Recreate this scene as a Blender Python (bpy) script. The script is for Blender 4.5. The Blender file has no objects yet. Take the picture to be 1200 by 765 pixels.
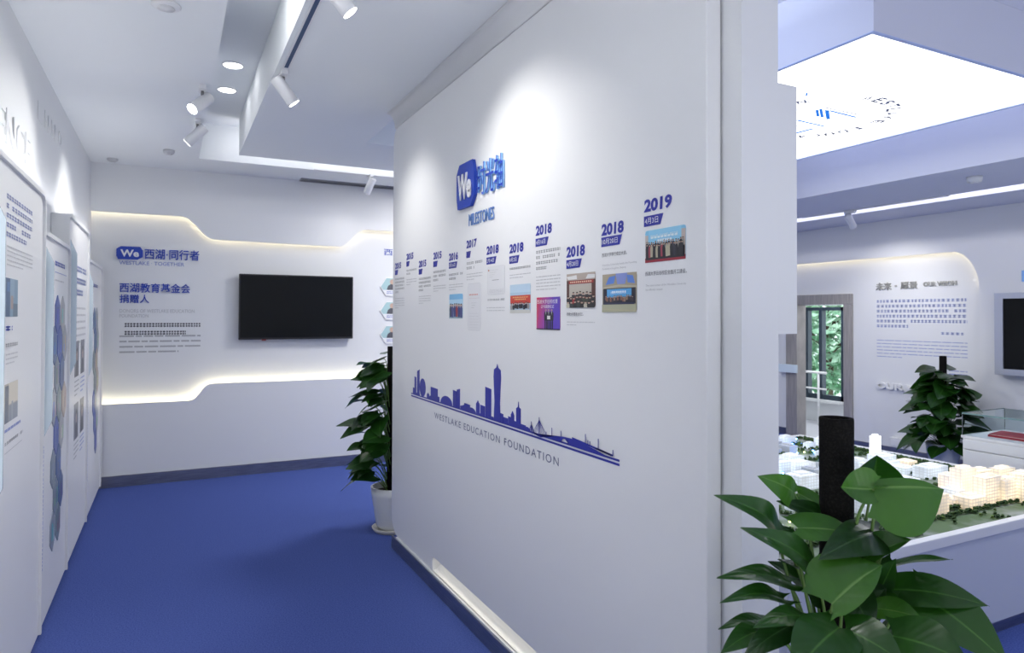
import bpy, bmesh, math, random
from mathutils import Vector, Matrix
random.seed(7)
sc = bpy.context.scene
C = sc.collection

# ------------------------------------------------------------------ camera
FPX, YAW, PITCH, ROLL, CX, CY, EYE = 784.788, .4584, .0130, .0035, 586.93, 360.08, 1.6
cyw, syw, cp, sp, cr_, sr_ = math.cos(YAW), math.sin(YAW), math.cos(PITCH), math.sin(PITCH), math.cos(ROLL), math.sin(ROLL)
FW = Vector((syw*cp, cyw*cp, sp)); RT0 = Vector((cyw, -syw, 0)); UP0 = RT0.cross(FW)
RT = RT0*cr_ + UP0*sr_; UP = UP0*cr_ - RT0*sr_
cam = bpy.data.cameras.new('camera'); camo = bpy.data.objects.new('camera', cam); C.objects.link(camo)
camo.matrix_world = Matrix((( RT.x, UP.x, -FW.x, 0), (RT.y, UP.y, -FW.y, 0), (RT.z, UP.z, -FW.z, EYE), (0, 0, 0, 1)))
cam.sensor_width = 36; cam.lens = FPX/1200*36
cam.shift_x = (600-CX)/1200; cam.shift_y = (CY-382.5)/1200
cam.clip_start = .05; cam.clip_end = 200
cam.dof.use_dof = True; cam.dof.focus_distance = 2.4; cam.dof.aperture_fstop = 7.0
sc.camera = camo

def ray(px, py):
    return FW + RT*((px-CX)/FPX) - UP*((py-CY)/FPX)
def at(px, py, ax, v):
    d = ray(px, py); o = Vector((0, 0, EYE)); return o + d*((v-o[ax])/d[ax])
def deep(px, py, dep):
    return Vector((0, 0, EYE)) + ray(px, py)*dep

# ------------------------------------------------------------------ world, exposure, lights
w = bpy.data.worlds.new('world'); sc.world = w; w.use_nodes = True
bg = w.node_tree.nodes['Background']; bg.inputs['Color'].default_value = (.86, .93, 1.0, 1); bg.inputs['Strength'].default_value = 1.0
sc.view_settings.view_transform = 'Standard'; sc.view_settings.look = 'None'
sc.view_settings.exposure = 1.42; sc.view_settings.gamma = 1.0

def area(name, loc, size, power, col=(1, 1, 1), rot=(0, 0, 0), sizey=None, spread=None):
    l = bpy.data.lights.new(name, 'AREA'); l.energy = power; l.color = col; l.size = size
    if sizey: l.shape = 'RECTANGLE'; l.size_y = sizey
    if spread: l.spread = spread
    o = bpy.data.objects.new(name, l); o.location = loc; o.rotation_euler = rot; C.objects.link(o); return o
def spot(name, loc, d, power, size, blend, col=(1, .97, .93), soft=.03):
    l = bpy.data.lights.new(name, 'SPOT'); l.energy = power; l.color = col; l.spot_size = math.radians(size); l.spot_blend = blend; l.shadow_soft_size = soft
    o = bpy.data.objects.new(name, l); o.location = loc; o.rotation_euler = Vector(d).to_track_quat('-Z', 'Y').to_euler(); C.objects.link(o); return o

# room plan (metres)
XP, XB, XW, YB, CE, R = 1.396, -.561, -.667, 7.177, 3.007, 7.48
CR = 1.6+1.27*R/8.4; RS = (CR-1.6)/1.25
HALF = math.pi/2
# added up-facing fill lights behind the camera, bounced off the ceiling
area('front_fill', (1.0, -1.0, .4), 2.6, 20, (1, .99, .985), (math.pi, 0, 0), 2.0)
area('front_fill_right', (5.6, -1.0, .5), 4.4, 17, (.90, .94, 1.0), (math.pi, 0, 0), 1.8)
# LED lines hidden on the near lips of the ceiling channels
# added fill strip above the left wall boards, brightening wall and ceiling
area('board_top_fill', (-.590, 4.0, 2.262), .04, 2.0, (1, .99, .98), (math.pi, 0, 0), 6.0)
area('channel_led_far', (2.2, 6.305, 3.12), 3.6, 1.6, (1, .98, 1.0), (HALF+.3, 0, 0), .04)
area('hall_fill', (2.75, 5.75, CE-.01), .6, 20, (1, .98, .96))  # added fill, hidden behind the partition, to brighten the back wall
# LED tape on top of the hanging light box, washing the recess
area('box_cove_left', (2.3, 3.2, 3.12), .5, 7, (.72, .81, 1.0), (math.pi, 0, 0), 2.2)
area('box_cove_right', (5.1, 3.2, 3.12), .5, 2.3, (.70, .76, 1.0), (math.pi, 0, 0), 3.0)
area('room_cove_right', (7.14*RS, 3.2, CR+.1), .04, 5, (.97, .95, 1.0), (0, -HALF-.3, 0), 6.5)

# ------------------------------------------------------------------ materials
MATS = {}
def mat(name, col, rough=.6, metal=0, emit=None, estr=0, spec=None, coat=0, bump=None, noise=None, trans=0, alpha=None, sss=0):
    if name in MATS: return MATS[name]
    m = bpy.data.materials.new(name); m.use_nodes = True; nt = m.node_tree; b = nt.nodes['Principled BSDF']
    b.inputs['Base Color'].default_value = (*col, 1); b.inputs['Roughness'].default_value = rough; b.inputs['Metallic'].default_value = metal
    if spec is not None: b.inputs['Specular IOR Level'].default_value = spec
    if coat: b.inputs['Coat Weight'].default_value = coat; b.inputs['Coat Roughness'].default_value = .1
    if emit: b.inputs['Emission Color'].default_value = (*emit, 1); b.inputs['Emission Strength'].default_value = estr
    if trans: b.inputs['Transmission Weight'].default_value = trans
    if alpha is not None: b.inputs['Alpha'].default_value = alpha
    tc = nt.nodes.new('ShaderNodeTexCoord')
    if noise:   # (scale, second colour, low, high, stretch)
        n = nt.nodes.new('ShaderNodeTexNoise'); n.inputs['Scale'].default_value = noise[0]; n.inputs['Detail'].default_value = 6
        mp = nt.nodes.new('ShaderNodeMapping'); mp.inputs['Scale'].default_value = noise[4] if len(noise) > 4 else (1, 1, 1)
        nt.links.new(tc.outputs['Object'], mp.inputs['Vector']); nt.links.new(mp.outputs['Vector'], n.inputs['Vector'])
        r = nt.nodes.new('ShaderNodeValToRGB'); r.color_ramp.elements[0].position = noise[2]; r.color_ramp.elements[1].position = noise[3]
        r.color_ramp.elements[0].color = (*col, 1); r.color_ramp.elements[1].color = (*noise[1], 1)
        nt.links.new(n.outputs['Fac'], r.inputs['Fac']); nt.links.new(r.outputs['Color'], b.inputs['Base Color'])
    if bump:
        n2 = nt.nodes.new('ShaderNodeTexNoise'); n2.inputs['Scale'].default_value = bump[0]; n2.inputs['Detail'].default_value = 3
        nt.links.new(tc.outputs['Object'], n2.inputs['Vector'])
        bp = nt.nodes.new('ShaderNodeBump'); bp.inputs['Strength'].default_value = bump[1]; bp.inputs['Distance'].default_value = .002
        nt.links.new(n2.outputs['Fac'], bp.inputs['Height']); nt.links.new(bp.outputs['Normal'], b.inputs['Normal'])
    MATS[name] = m; return m
WALL = mat('wall_paint', (.79, .805, .82), .55, bump=(90, .08))
PANEL = mat('satin_white_panel', (.81, .82, .83), .38, bump=(60, .03))
CEIL = mat('ceiling_paint', (.85, .88, .90), .8)
CEILR = mat('ceiling_paint_lilac', (.72, .74, .84), .8)
CARPET = mat('blue_carpet', (.044, .073, .27), .95, noise=(140, (.098, .145, .43), .3, .7), bump=(300, .8), spec=.1)
STEEL = mat('brushed_steel', (.42, .42, .44), .34, 1, noise=(8, (.30, .30, .32), .35, .65, (1, 1, 30)))
STEELW = mat('warm_steel', (.52, .49, .46), .38, .45, noise=(6, (.38, .36, .34), .35, .65, (1, 12, .6)))
BLUE = mat('blue_vinyl', (.012, .055, .45), .45)
BLUE2 = mat('navy_vinyl', (.018, .025, .33), .45)
BLUEL = mat('light_blue_edge', (.26, .50, .88), .45)
WHITEV = mat('white_vinyl', (.85, .86, .88), .45)
GREYV = mat('grey_vinyl', (.42, .43, .45), .5)
GREYL = mat('pale_grey_vinyl', (.58, .59, .61), .5)
DARKV = mat('dark_vinyl', (.10, .10, .12), .5)
BLUEP = mat('pale_blue_vinyl', (.30, .36, .64), .5)
SILVER = mat('satin_silver_letter', (.42, .42, .40), .35, .7)
BLACKG = mat('tv_glass', (.006, .007, .008), .22, spec=.18)
BLACKP = mat('black_plastic', (.012, .012, .014), .4)
DARKS = mat('track_slot', (.035, .075, .17), .5)
LAMPW = mat('lamp_white', (.80, .81, .83), .4)
LAMPE = mat('lamp_face', (1, 1, 1), .5, emit=(1, .98, .95), estr=6)
DOWNE = mat('downlight_face', (1, 1, 1), .5, emit=(1, .99, 1), estr=5)
LEDW = mat('warm_led_tape', (1, .9, .7), .5, emit=(1, .88, .60), estr=9)
LEDW2 = mat('warm_led_tape_soft', (1, .9, .7), .5, emit=(1, .86, .58), estr=4)
LIGHTBOX = mat('light_box_membrane', (.9, .9, .88), .5, emit=(1, .99, .95), estr=.80)
ACRYL = mat('pale_blue_acrylic', (.74, .86, .93), .18, coat=.5)
POTW = mat('white_ceramic', (.78, .80, .80), .22, coat=.4)
MOSS = mat('black_coir', (.006, .006, .006), .95, noise=(220, (.016, .015, .014), .45, .75), bump=(160, 1.0), spec=.1)
SOIL = mat('soil', (.03, .02, .012), 1)
STEM = mat('green_stem', (.10, .20, .04), .5)
BARK = mat('bark', (.08, .055, .035), .9)
RED = mat('red_cover', (.35, .015, .03), .5)
PAPER = mat('paper', (.7, .7, .7), .7)
WFRAME = mat('dark_window_frame', (.02, .035, .055), .4)
GLASS = mat('clear_glass', (.9, .97, .97), .02, trans=1, spec=.5)
GLASS.node_tree.nodes['Principled BSDF'].inputs['IOR'].default_value = 1.05
GLASSE = mat('glass_edge', (.20, .33, .33), .2)
PRINT = mat('photo_print', (1, 1, 1), .35)
_n = PRINT.node_tree.nodes.new('ShaderNodeAttribute'); _n.attribute_name = 'Col'
PRINT.node_tree.links.new(_n.outputs['Color'], PRINT.node_tree.nodes['Principled BSDF'].inputs['Base Color'])

def leaf_material(name, dark, light, rib):
    m = bpy.data.materials.new(name); m.use_nodes = True; nt = m.node_tree; b = nt.nodes['Principled BSDF']; L = nt.links.new
    uv = nt.nodes.new('ShaderNodeUVMap'); sep = nt.nodes.new('ShaderNodeSeparateXYZ'); L(uv.outputs['UV'], sep.inputs[0])
    ab = nt.nodes.new('ShaderNodeMath'); ab.operation = 'SUBTRACT'; ab.inputs[1].default_value = .5; L(sep.outputs['X'], ab.inputs[0])
    a2 = nt.nodes.new('ShaderNodeMath'); a2.operation = 'ABSOLUTE'; L(ab.outputs[0], a2.inputs[0])
    rb = nt.nodes.new('ShaderNodeMapRange'); rb.inputs['From Min'].default_value = .008; rb.inputs['From Max'].default_value = .03; rb.inputs['To Min'].default_value = 1; rb.inputs['To Max'].default_value = 0
    L(a2.outputs[0], rb.inputs['Value'])
    # side veins: bands over (t - 0.55|s|)
    mu = nt.nodes.new('ShaderNodeMath'); mu.operation = 'MULTIPLY_ADD'; mu.inputs[1].default_value = -.55; L(a2.outputs[0], mu.inputs[0]); L(sep.outputs['Y'], mu.inputs[2])
    sn = nt.nodes.new('ShaderNodeMath'); sn.operation = 'MULTIPLY'; sn.inputs[1].default_value = 52; L(mu.outputs[0], sn.inputs[0])
    s2 = nt.nodes.new('ShaderNodeMath'); s2.operation = 'SINE'; L(sn.outputs[0], s2.inputs[0])
    tc = nt.nodes.new('ShaderNodeTexCoord'); no = nt.nodes.new('ShaderNodeTexNoise'); no.inputs['Scale'].default_value = 9; L(tc.outputs['Object'], no.inputs['Vector'])
    mx = nt.nodes.new('ShaderNodeMixRGB'); mx.inputs[1].default_value = (*dark, 1); mx.inputs[2].default_value = (*light, 1); L(no.outputs['Fac'], mx.inputs[0])
    m2 = nt.nodes.new('ShaderNodeMixRGB'); L(rb.outputs[0], m2.inputs[0]); L(mx.outputs[0], m2.inputs[1]); m2.inputs[2].default_value = (*rib, 1)
    L(m2.outputs[0], b.inputs['Base Color']); b.inputs['Roughness'].default_value = .30; b.inputs['Specular IOR Level'].default_value = .5
    bp = nt.nodes.new('ShaderNodeBump'); bp.inputs['Strength'].default_value = .10; bp.inputs['Distance'].default_value = .001; L(s2.outputs[0], bp.inputs['Height']); L(bp.outputs['Normal'], b.inputs['Normal'])
    tr = nt.nodes.new('ShaderNodeBsdfTranslucent'); tr.inputs['Color'].default_value = (light[0]*1.6, light[1]*1.9, light[2]*.8, 1)
    ms = nt.nodes.new('ShaderNodeMixShader'); ms.inputs[0].default_value = .22; L(b.outputs[0], ms.inputs[1]); L(tr.outputs[0], ms.inputs[2])
    L(ms.outputs[0], nt.nodes['Material Output'].inputs['Surface']); MATS[name] = m; return m
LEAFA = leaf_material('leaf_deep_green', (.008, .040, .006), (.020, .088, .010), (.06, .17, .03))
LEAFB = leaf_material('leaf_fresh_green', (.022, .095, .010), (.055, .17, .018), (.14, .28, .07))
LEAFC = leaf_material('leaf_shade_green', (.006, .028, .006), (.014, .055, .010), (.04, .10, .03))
TREEG = mat('tree_leaf', (.16, .36, .20), .5, noise=(3, (.62, .78, .60), .4, .65))

# ------------------------------------------------------------------ geometry helpers
def link(o, parent=None):
    C.objects.link(o)
    if parent is not None: o.parent = parent; o.matrix_parent_inverse = parent.matrix_world.inverted()
    return o
def meshobj(name, vs, fs, m, parent=None, smooth=False):
    me = bpy.data.meshes.new(name); me.from_pydata([tuple(v) for v in vs], [], fs); me.update()
    if m: me.materials.append(m)
    if smooth:
        for p in me.polygons: p.use_smooth = True
    return link(bpy.data.objects.new(name, me), parent)
class G:
    """collects shapes that form ONE mesh"""
    def __init__(s): s.v = []; s.f = []
    def add(s, vs, fs):
        n = len(s.v); s.v += [Vector(v) for v in vs]; s.f += [tuple(i+n for i in f) for f in fs]; return s
    def box(s, x0, x1, y0, y1, z0, z1):
        return s.add([(x0,y0,z0),(x1,y0,z0),(x1,y1,z0),(x0,y1,z0),(x0,y0,z1),(x1,y0,z1),(x1,y1,z1),(x0,y1,z1)],
                     [(0,3,2,1),(4,5,6,7),(0,1,5,4),(1,2,6,5),(2,3,7,6),(3,0,4,7)])
    def prism(s, pts, o, u, v, n, d):
        """polygon pts (a,b) in the plane o + a*u + b*v, extruded by d along n"""
        o, u, v, n = Vector(o), Vector(u), Vector(v), Vector(n); k = len(pts)
        A = [o+u*a+v*b for a, b in pts]; B = [p+n*d for p in A]
        return s.add(A+B, [tuple(range(k-1, -1, -1)), tuple(range(k, 2*k))]+[(i, (i+1) % k, k+(i+1) % k, k+i) for i in range(k)])
    def tube(s, pts, r, n=8, cap=True):
        pts = [Vector(p) for p in pts]; k = len(pts); base = len(s.v); rs = r if isinstance(r, (list, tuple)) else [r]*k
        ref = None
        for i, p in enumerate(pts):
            t = (pts[min(i+1, k-1)]-pts[max(i-1, 0)]).normalized()
            if ref is None: ref = t.orthogonal().normalized()
            a = (ref - t*ref.dot(t)).normalized(); ref = a; b = t.cross(a)
            for j in range(n):
                q = 2*math.pi*j/n; s.v.append(p+(a*math.cos(q)+b*math.sin(q))*rs[i])
        for i in range(k-1):
            for j in range(n):
                s.f.append((base+i*n+j, base+i*n+(j+1) % n, base+(i+1)*n+(j+1) % n, base+(i+1)*n+j))
        if cap: s.f.append(tuple(base+j for j in range(n-1, -1, -1))); s.f.append(tuple(base+(k-1)*n+j for j in range(n)))
        return s
    def lathe(s, prof, c, n=24):
        base = len(s.v); c = Vector(c)
        for r, z in prof:
            for j in range(n): q = 2*math.pi*j/n; s.v.append(c+Vector((r*math.cos(q), r*math.sin(q), z)))
        for i in range(len(prof)-1):
            for j in range(n): s.f.append((base+i*n+j, base+i*n+(j+1) % n, base+(i+1)*n+(j+1) % n, base+(i+1)*n+j))
        return s
    def obj(s, name, m, parent=None, smooth=False): return meshobj(name, s.v, s.f, m, parent, smooth)
def box(name, x0, x1, y0, y1, z0, z1, m, parent=None): return G().box(x0, x1, y0, y1, z0, z1).obj(name, m, parent)
def empty(name, loc, label=None, cat=None, group=None):
    o = bpy.data.objects.new(name, None); o.empty_display_size = .1; o.location = loc; C.objects.link(o)
    o.matrix_world = Matrix.Translation(Vector(loc)); tag(o, label, cat, group); return o
def tag(o, label=None, cat=None, group=None, kind=None):
    if label: o['label'] = label
    if cat: o['category'] = cat
    if group: o['group'] = group
    if kind: o['kind'] = kind
    return o
def struct(o): o['kind'] = 'structure'; return o
def bev(o, wd, seg=2):
    b = o.modifiers.new('bevel', 'BEVEL'); b.width = wd; b.segments = seg; b.limit_method = 'ANGLE'; return o

# writing planes: (u, v, n)
PW = (Vector((0, -1, 0)), Vector((0, 0, 1)), Vector((-1, 0, 0)))     # partition and right wall, seen from -X
BW = (Vector((1, 0, 0)), Vector((0, 0, 1)), Vector((0, -1, 0)))      # back wall
LW = (Vector((0, 1, 0)), Vector((0, 0, 1)), Vector((1, 0, 0)))       # left wall boards
TCACHE = {}
def glyphs(s, bold, ext, space):
    cjk = any(ord(ch) > 0x2e80 for ch in s)
    if cjk: bold = min(bold, .010)
    k = (s, bold, ext, space)
    if k not in TCACHE:
        cu = bpy.data.curves.new('t', 'FONT'); cu.body = s; cu.offset = bold; cu.extrude = ext; cu.space_character = space; cu.resolution_u = 3
        o = bpy.data.objects.new('t', cu); C.objects.link(o); bpy.context.view_layer.update()
        me = bpy.data.meshes.new_from_object(o.evaluated_get(bpy.context.evaluated_depsgraph_get())); bpy.data.objects.remove(o); bpy.data.curves.remove(cu)
        TCACHE[k] = me
    return TCACHE[k]
def text(name, s, o, fr, wd, ht, m, parent=None, bold=.0, ext=0.0, lift=.0012, shear=0, space=1.0, mside=None):
    """writes s in a box wd x ht whose lower left corner is o, on the writing plane fr"""
    src = glyphs(s, bold, .5 if ext else 0, space)
    me = src.copy(); me.name = name; u, v, n = fr
    xs = [q.co.x for q in me.vertices]; ys = [q.co.y for q in me.vertices]
    x0, x1, y0, y1 = min(xs), max(xs), min(ys), max(ys)
    for q in me.vertices:
        a = (q.co.x-x0)/(x1-x0)*wd; b = (q.co.y-y0)/(y1-y0)*ht
        q.co = Vector(o)+u*(a+shear*b)+v*b+n*(lift + (0 if not ext else (q.co.z+.5)*ext))
    me.materials.clear(); me.materials.append(m)
    if mside:
        me.materials.append(mside); me.update()
        for p in me.polygons:
            if abs(p.normal.dot(n)) < .5: p.material_index = 1
    me.update(); return link(bpy.data.objects.new(name, me), parent)
def dashes(name, o, fr, wd, ht, rows, m, parent=None, cell=None, fill=.72, last=.6, seed=1, lift=.001):
    """lines of print too small to read: short strokes, one flat mesh. o is the TOP left corner"""
    rnd = random.Random(seed); u, v, n = fr; g = G(); o = Vector(o); rh = ht/rows; cell = cell or rh*.8
    for i in range(rows):
        x = 0; W = wd*(last if i == rows-1 else 1)
        top = -i*rh
        while x < W:
            c = min(cell*rnd.uniform(.7, 1.1), W-x); 
            if rnd.random() > .06:
                for k in range(2):
                    zz = top-rh*(.12+.30*k)*1; h = rh*.16
                    p = o+u*x+v*zz+n*lift
                    g.add([p, p+u*c*.8, p+u*c*.8-v*h, p-v*h], [(0, 3, 2, 1)])
                p = o+u*(x+c*.3)+v*(top-rh*.08)+n*lift
                g.add([p, p+u*c*.2, p+u*c*.2-v*rh*.55, p-v*rh*.55], [(0, 3, 2, 1)])
            x += c*1.08
    return tag(g.obj(name, m, parent), kind='stuff')
def thinlines(name, o, fr, wd, ht, rows, m, parent=None, last=.6, seed=1, lift=.001, k=.30):
    rnd = random.Random(seed); u, v, n = fr; g = G(); o = Vector(o); rh = ht/rows
    for i in range(rows):
        x = 0; W = wd*(last if i == rows-1 else 1)
        while x < W:
            c = min(rh*rnd.uniform(1, 3.2), W-x); p = o+u*x-v*(i*rh+rh*.2)+n*lift
            g.add([p, p+u*c, p+u*c-v*rh*k, p-v*rh*k], [(0, 3, 2, 1)]); x += c+rh*.28
    return tag(g.obj(name, m, parent), kind='stuff')
def picture(name, o, fr, wd, ht, polys, parent=None, rad=.08, th=.0012):
    """a printed picture; polys = (colour, [(a,b)...]) with a,b in 0..1, painted in order; lower left corner o"""
    u, v, n = fr; o = Vector(o); vs = []; fs = []; cols = []
    def add(col, pts, h):
        b = len(vs); vs.extend([o+u*(min(max(a, 0), 1)*wd)+v*(min(max(c, 0), 1)*ht)+n*h for a, c in pts]); fs.append(tuple(range(b, b+len(pts)))); cols.append(col)
    rx = rad*min(wd, ht)/wd; ry = rad*min(wd, ht)/ht; rr = []
    for cx_, cy_, a0 in ((1-rx, 1-ry, 0), (rx, 1-ry, 90), (rx, ry, 180), (1-rx, ry, 270)):
        for t in (0, 45, 90): a = math.radians(a0+t); rr.append((cx_+rx*math.cos(a), cy_+ry*math.sin(a)))
    add(polys[0][0], rr, th)
    k = len(rr)
    b = len(vs); vs.extend([o+u*a*wd+v*c*ht for a, c in rr])
    for i in range(k): fs.append((b+i, b+(i+1) % k, (i+1) % k, i)); cols.append(polys[0][0])
    for i, (col, pts) in enumerate(polys[1:]): add(col, pts, th+.00003*(i+1))
    me = bpy.data.meshes.new(name); me.from_pydata([tuple(q) for q in vs], [], fs); me.materials.append(PRINT)
    ca = me.color_attributes.new('Col', 'FLOAT_COLOR', 'CORNER'); i = 0
    for p, c in zip(me.polygons, cols):
        for _ in p.vertices: ca.data[i].color = (*c, 1); i += 1
    me.update(); return link(bpy.data.objects.new(name, me), parent)
def rect(a0, b0, a1, b1): return [(a0, b0), (a1, b0), (a1, b1), (a0, b1)]
def disc(a, b, r, s=1, n=8): return [(a+r*math.cos(2*math.pi*i/n), b+s*r*math.sin(2*math.pi*i/n)) for i in range(n)]
def crowd(n, y, h, rnd, cols, a0=.03, a1=.97, asp=1.0):
    out = []
    for i in range(n):
        a = a0+(a1-a0)*(i+.5)/n+rnd.uniform(-.01, .01); ww = (a1-a0)/n*.55; yy = y+rnd.uniform(-.02, .03); c = rnd.choice(cols)
        out.append((c, [(a-ww*.8, yy-h), (a+ww*.8, yy-h), (a+ww, yy-.25*h), (a+ww*.5, yy), (a-ww*.5, yy), (a-ww, yy-.25*h)]))
        out.append(((.55, .38, .30), disc(a, yy+ww*.45*asp, ww*.62, asp, 8))); out.append(((.02, .018, .018), [(a-ww*.6, yy+ww*.6*asp), (a+ww*.6, yy+ww*.6*asp), (a+ww*.4, yy+ww*1.15*asp), (a-ww*.4, yy+ww*1.15*asp)]))
    return out
exec_order = []

# ================================================================== THE SETTING
struct(box('floor', -.95, 10.6, -3, 9.4, -.06, 0, CARPET))
struct(box('front_light_block', -.95, 10.6, -3.2, -3.05, 0, 3.45, WALL))  # unseen wall added to block world light from behind the camera
struct(box('wall_left', -.85, XW, -3, YB+.4, 0, CE+.4, WALL))
Y2 = YB+.085
struct(box('wall_back', -.9, 4.3, Y2, Y2+.15, 0, CE+.4, WALL))
struct(box('wall_back_right', 4.3, 10.6, 8.9, 9.05, 0, CE+.4, WALL))
struct(box('wall_return', 4.15, 4.3, Y2+.15, 8.9, 0, CE+.4, WALL))

def arc_s(x0, z0, x1, z1, n=10):
    """S-shaped step between two levels"""
    out = []
    for i in range(n+1):
        t = i/n; s = t*t*(3-2*t); out.append((x0+(x1-x0)*t, z0+(z1-z0)*s))
    return out
# lower front panel of the back wall: top edge with its step, LED hidden behind it
lowtop = [(XW+.0, .768), (.18, .768)]+arc_s(.18, .768, .36, .925)+[(4.2, .925)]
def plate(name, top, bottom, o, fr, d, m):
    g = G(); u, v, n = fr; o = Vector(o); k = len(top)
    A = [o+u*a+v*b for a, b in top]; B = [o+u*a+v*b for a, b in bottom]
    A2 = [p-n*d for p in A]; B2 = [p-n*d for p in B]
    vs = A+B+A2+B2; fs = []
    for i in range(k-1):
        fs += [(i, k+i, k+i+1, i+1), (2*k+i, 2*k+i+1, 3*k+i+1, 3*k+i), (i, i+1, 2*k+i+1, 2*k+i), (k+i, 3*k+i, 3*k+i+1, k+i+1)]
    fs += [(0, 2*k, 3*k, k), (k-1, 2*k-1, 4*k-1, 3*k-1)]
    g.add(vs, fs); return g.obj(name, m)
def ledstrip(name, pts, o, fr, back, off, m, wdt=.012):
    """a light tape following pts, off below/above the edge and back behind the plate"""
    u, v, n = fr; o = Vector(o); g = G()
    P = [o+u*a+v*(b+off)-n*back for a, b in pts]
    for i in range(len(P)-1):
        g.add([P[i], P[i+1], P[i+1]-n*wdt, P[i]-n*wdt], [(0, 1, 2, 3) if off < 0 else (0, 3, 2, 1)])
    return g.obj(name, m)
struct(plate('trim_1', lowtop, [(a, .0) for a, b in lowtop], (0, YB, 0), BW, .03, PANEL))
struct(ledstrip('trim_2', lowtop, (0, YB, 0), BW, .045, -.035, LEDW))
uptop = [(XW, 2.555), (.10, 2.555)]+arc_s(.10, 2.555, .38, 2.345)+[(1.62, 2.335)]+arc_s(1.62, 2.335, 1.90, 2.535)+[(4.2, 2.54)]
struct(plate('trim_3', [(a, CE) for a, b in uptop], uptop, (0, YB, 0), BW, .03, PANEL))
struct(ledstrip('trim_4', uptop, (0, YB, 0), BW, .045, .035, LEDW2))
struct(box('baseboard_back', XW, 4.2, YB-.012, YB-.001, 0, .105, STEEL))

# right wall: recessed inner panel with the doorway, front layer around it, LED along the edge
RI = R+.09
DY0, DY1, DZ = at(990.5, 420, 0, RI).y, at(935, 420, 0, RI).y, at(991, 356, 0, RI).z           # clear opening
struct(G().box(RI, RI+.12, -3, DY0, 0, CR+.35).box(RI, RI+.12, DY1, 9, 0, CR+.35).box(RI, RI+.12, DY0, DY1, DZ, CR+.35).obj('wall_right', WALL))
yr = at(1148, 380, 0, R).y; zg = at(1115, 293, 0, R).z-.02
corner = [(-yr-.0, 0), (-yr, zg-.42)]+[(-yr-.27+.27*math.cos(math.radians(a)), zg-.42+.42*math.sin(math.radians(a))) for a in range(0, 91, 10)]+[(-8.9, zg)]
# front layer as two pieces of one mesh: right of the edge, above the edge
g = G()
cv = [(-a, b) for a, b in corner]        # (y, z)
arc = cv[2:-1]
g.box(R, R+.03, -3, yr, 0, CR+.35)
prof = [(yr, CR+.35), (yr, arc[0][1])]+arc[1:]+[(8.9, zg), (8.9, CR+.35)]
for i in range(1, len(prof)-2):
    (ya, za), (yb_, zb) = prof[i], prof[i+1]
    if abs(yb_-ya) < 1e-6: continue
    g.prism([(ya, za), (yb_, zb), (yb_, CR+.35), (ya, CR+.35)], (R, 0, 0), (0, 1, 0), (0, 0, 1), (1, 0, 0), .03)
struct(g.obj('trim_5', PANEL))
struct(ledstrip('trim_6', [(-8.8, zg)]+[(-y, z) for y, z in reversed(arc)], (R, 0, 0), PW, .045, .035, LEDW2))
struct(G().box(R-.012, R-.001, -3, yr, 0, .09).box(RI-.012, RI-.001, yr, DY0-.12, 0, .09).box(RI-.012, RI-.001, DY1+.12, 8.9, 0, .09).obj('baseboard_right', STEEL))

# doorway in the right wall
door = struct(empty('door_1', (RI, (DY0+DY1)/2, 0)))
fr0 = at(1001, 400, 0, R).y
for nm, a, b in (('door_post', DY0-.11, DY0+.006), ('door_post', DY1-.006, DY1+.17)):
    bev(box(nm, RI-.03, RI+.15, a, b, 0, DZ-.007, STEELW, door), .004)
bev(box('door_header', RI-.032, RI+.15, DY0-.11, DY1+.17, DZ-.006, DZ+.125, STEELW, door), .004)
box('glass_leaf', RI+.05, RI+.06, DY1+.17, DY1+.23, .02, DZ, GLASSE, door)
hb = at(925, 431, 0, RI-.05)
bev(box('push_plate', RI-.09, RI-.055, hb.y-.14, hb.y+.16, hb.z-.06, hb.z+.05, ACRYL, door), .004)

area('landing_fill', (RI+.75, 6.3, 2.45), .5, 10, (.95, .96, 1))  # added fill light to lift the dark landing
# landing beyond the door: its own wall with a window, railing inside
XL = R+1.45
wy0, wy1, wz0, wz1 = at(990, 400, 0, XL).y, at(930, 400, 0, XL).y, at(960, 467, 0, XL).z, at(960, 360, 0, XL).z
struct(G().box(XL, XL+.12, 4.5, wy0, 0, 3).box(XL, XL+.12, wy1+.4, 9.2, 0, 3).box(XL, XL+.12, wy0, wy1+.4, 0, wz0).box(XL, XL+.12, wy0, wy1+.4, wz1+.03, 3).obj('wall_landing', WALL))
struct(box('ceiling_landing', RI+.12, XL+.1, 4.5, 9.2, 2.5, 2.6, CEIL))
struct(box('floor_landing', RI+.12, XL, 4.5, 9.2, .0, .004, mat('landing_tile', (.55, .56, .60), .4)))
struct(box('wall_landing_side', RI+.12, XL, 4.9, 5.0, 0, 2.6, WALL))
win = struct(empty('window_1', (XL, (wy0+wy1)/2, wz0)))
g = G(); yy = wy1+.4
g.box(XL-.02, XL+.06, wy0, yy, wz0, wz0+.07).box(XL-.02, XL+.06, wy0, yy, wz1-.05, wz1).box(XL-.02, XL+.06, wy0, wy0+.05, wz0, wz1).box(XL-.02, XL+.06, yy-.05, yy, wz0, wz1)
g.obj('window_frame', WFRAME, win)
for px, ww in ((963, .055), (946, .075)):
    y = at(px, 400, 0, XL).y; box('mullion', XL-.03, XL+.06, y-ww/2, y+ww/2, wz0, wz1, WFRAME, win)
box('pane', XL+.02, XL+.026, wy0+.04, yy-.04, wz0+.05, wz1-.03, GLASS, win)
box('window_sill', XL-.12, XL+.02, wy0, yy, wz0-.035, wz0, PANEL, win)
rl = empty('stair_railing', (XL-.3, 7.6, 0), 'white metal stair railing in front of the window beyond the doorway', 'railing')
XR = XL-.3
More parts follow.
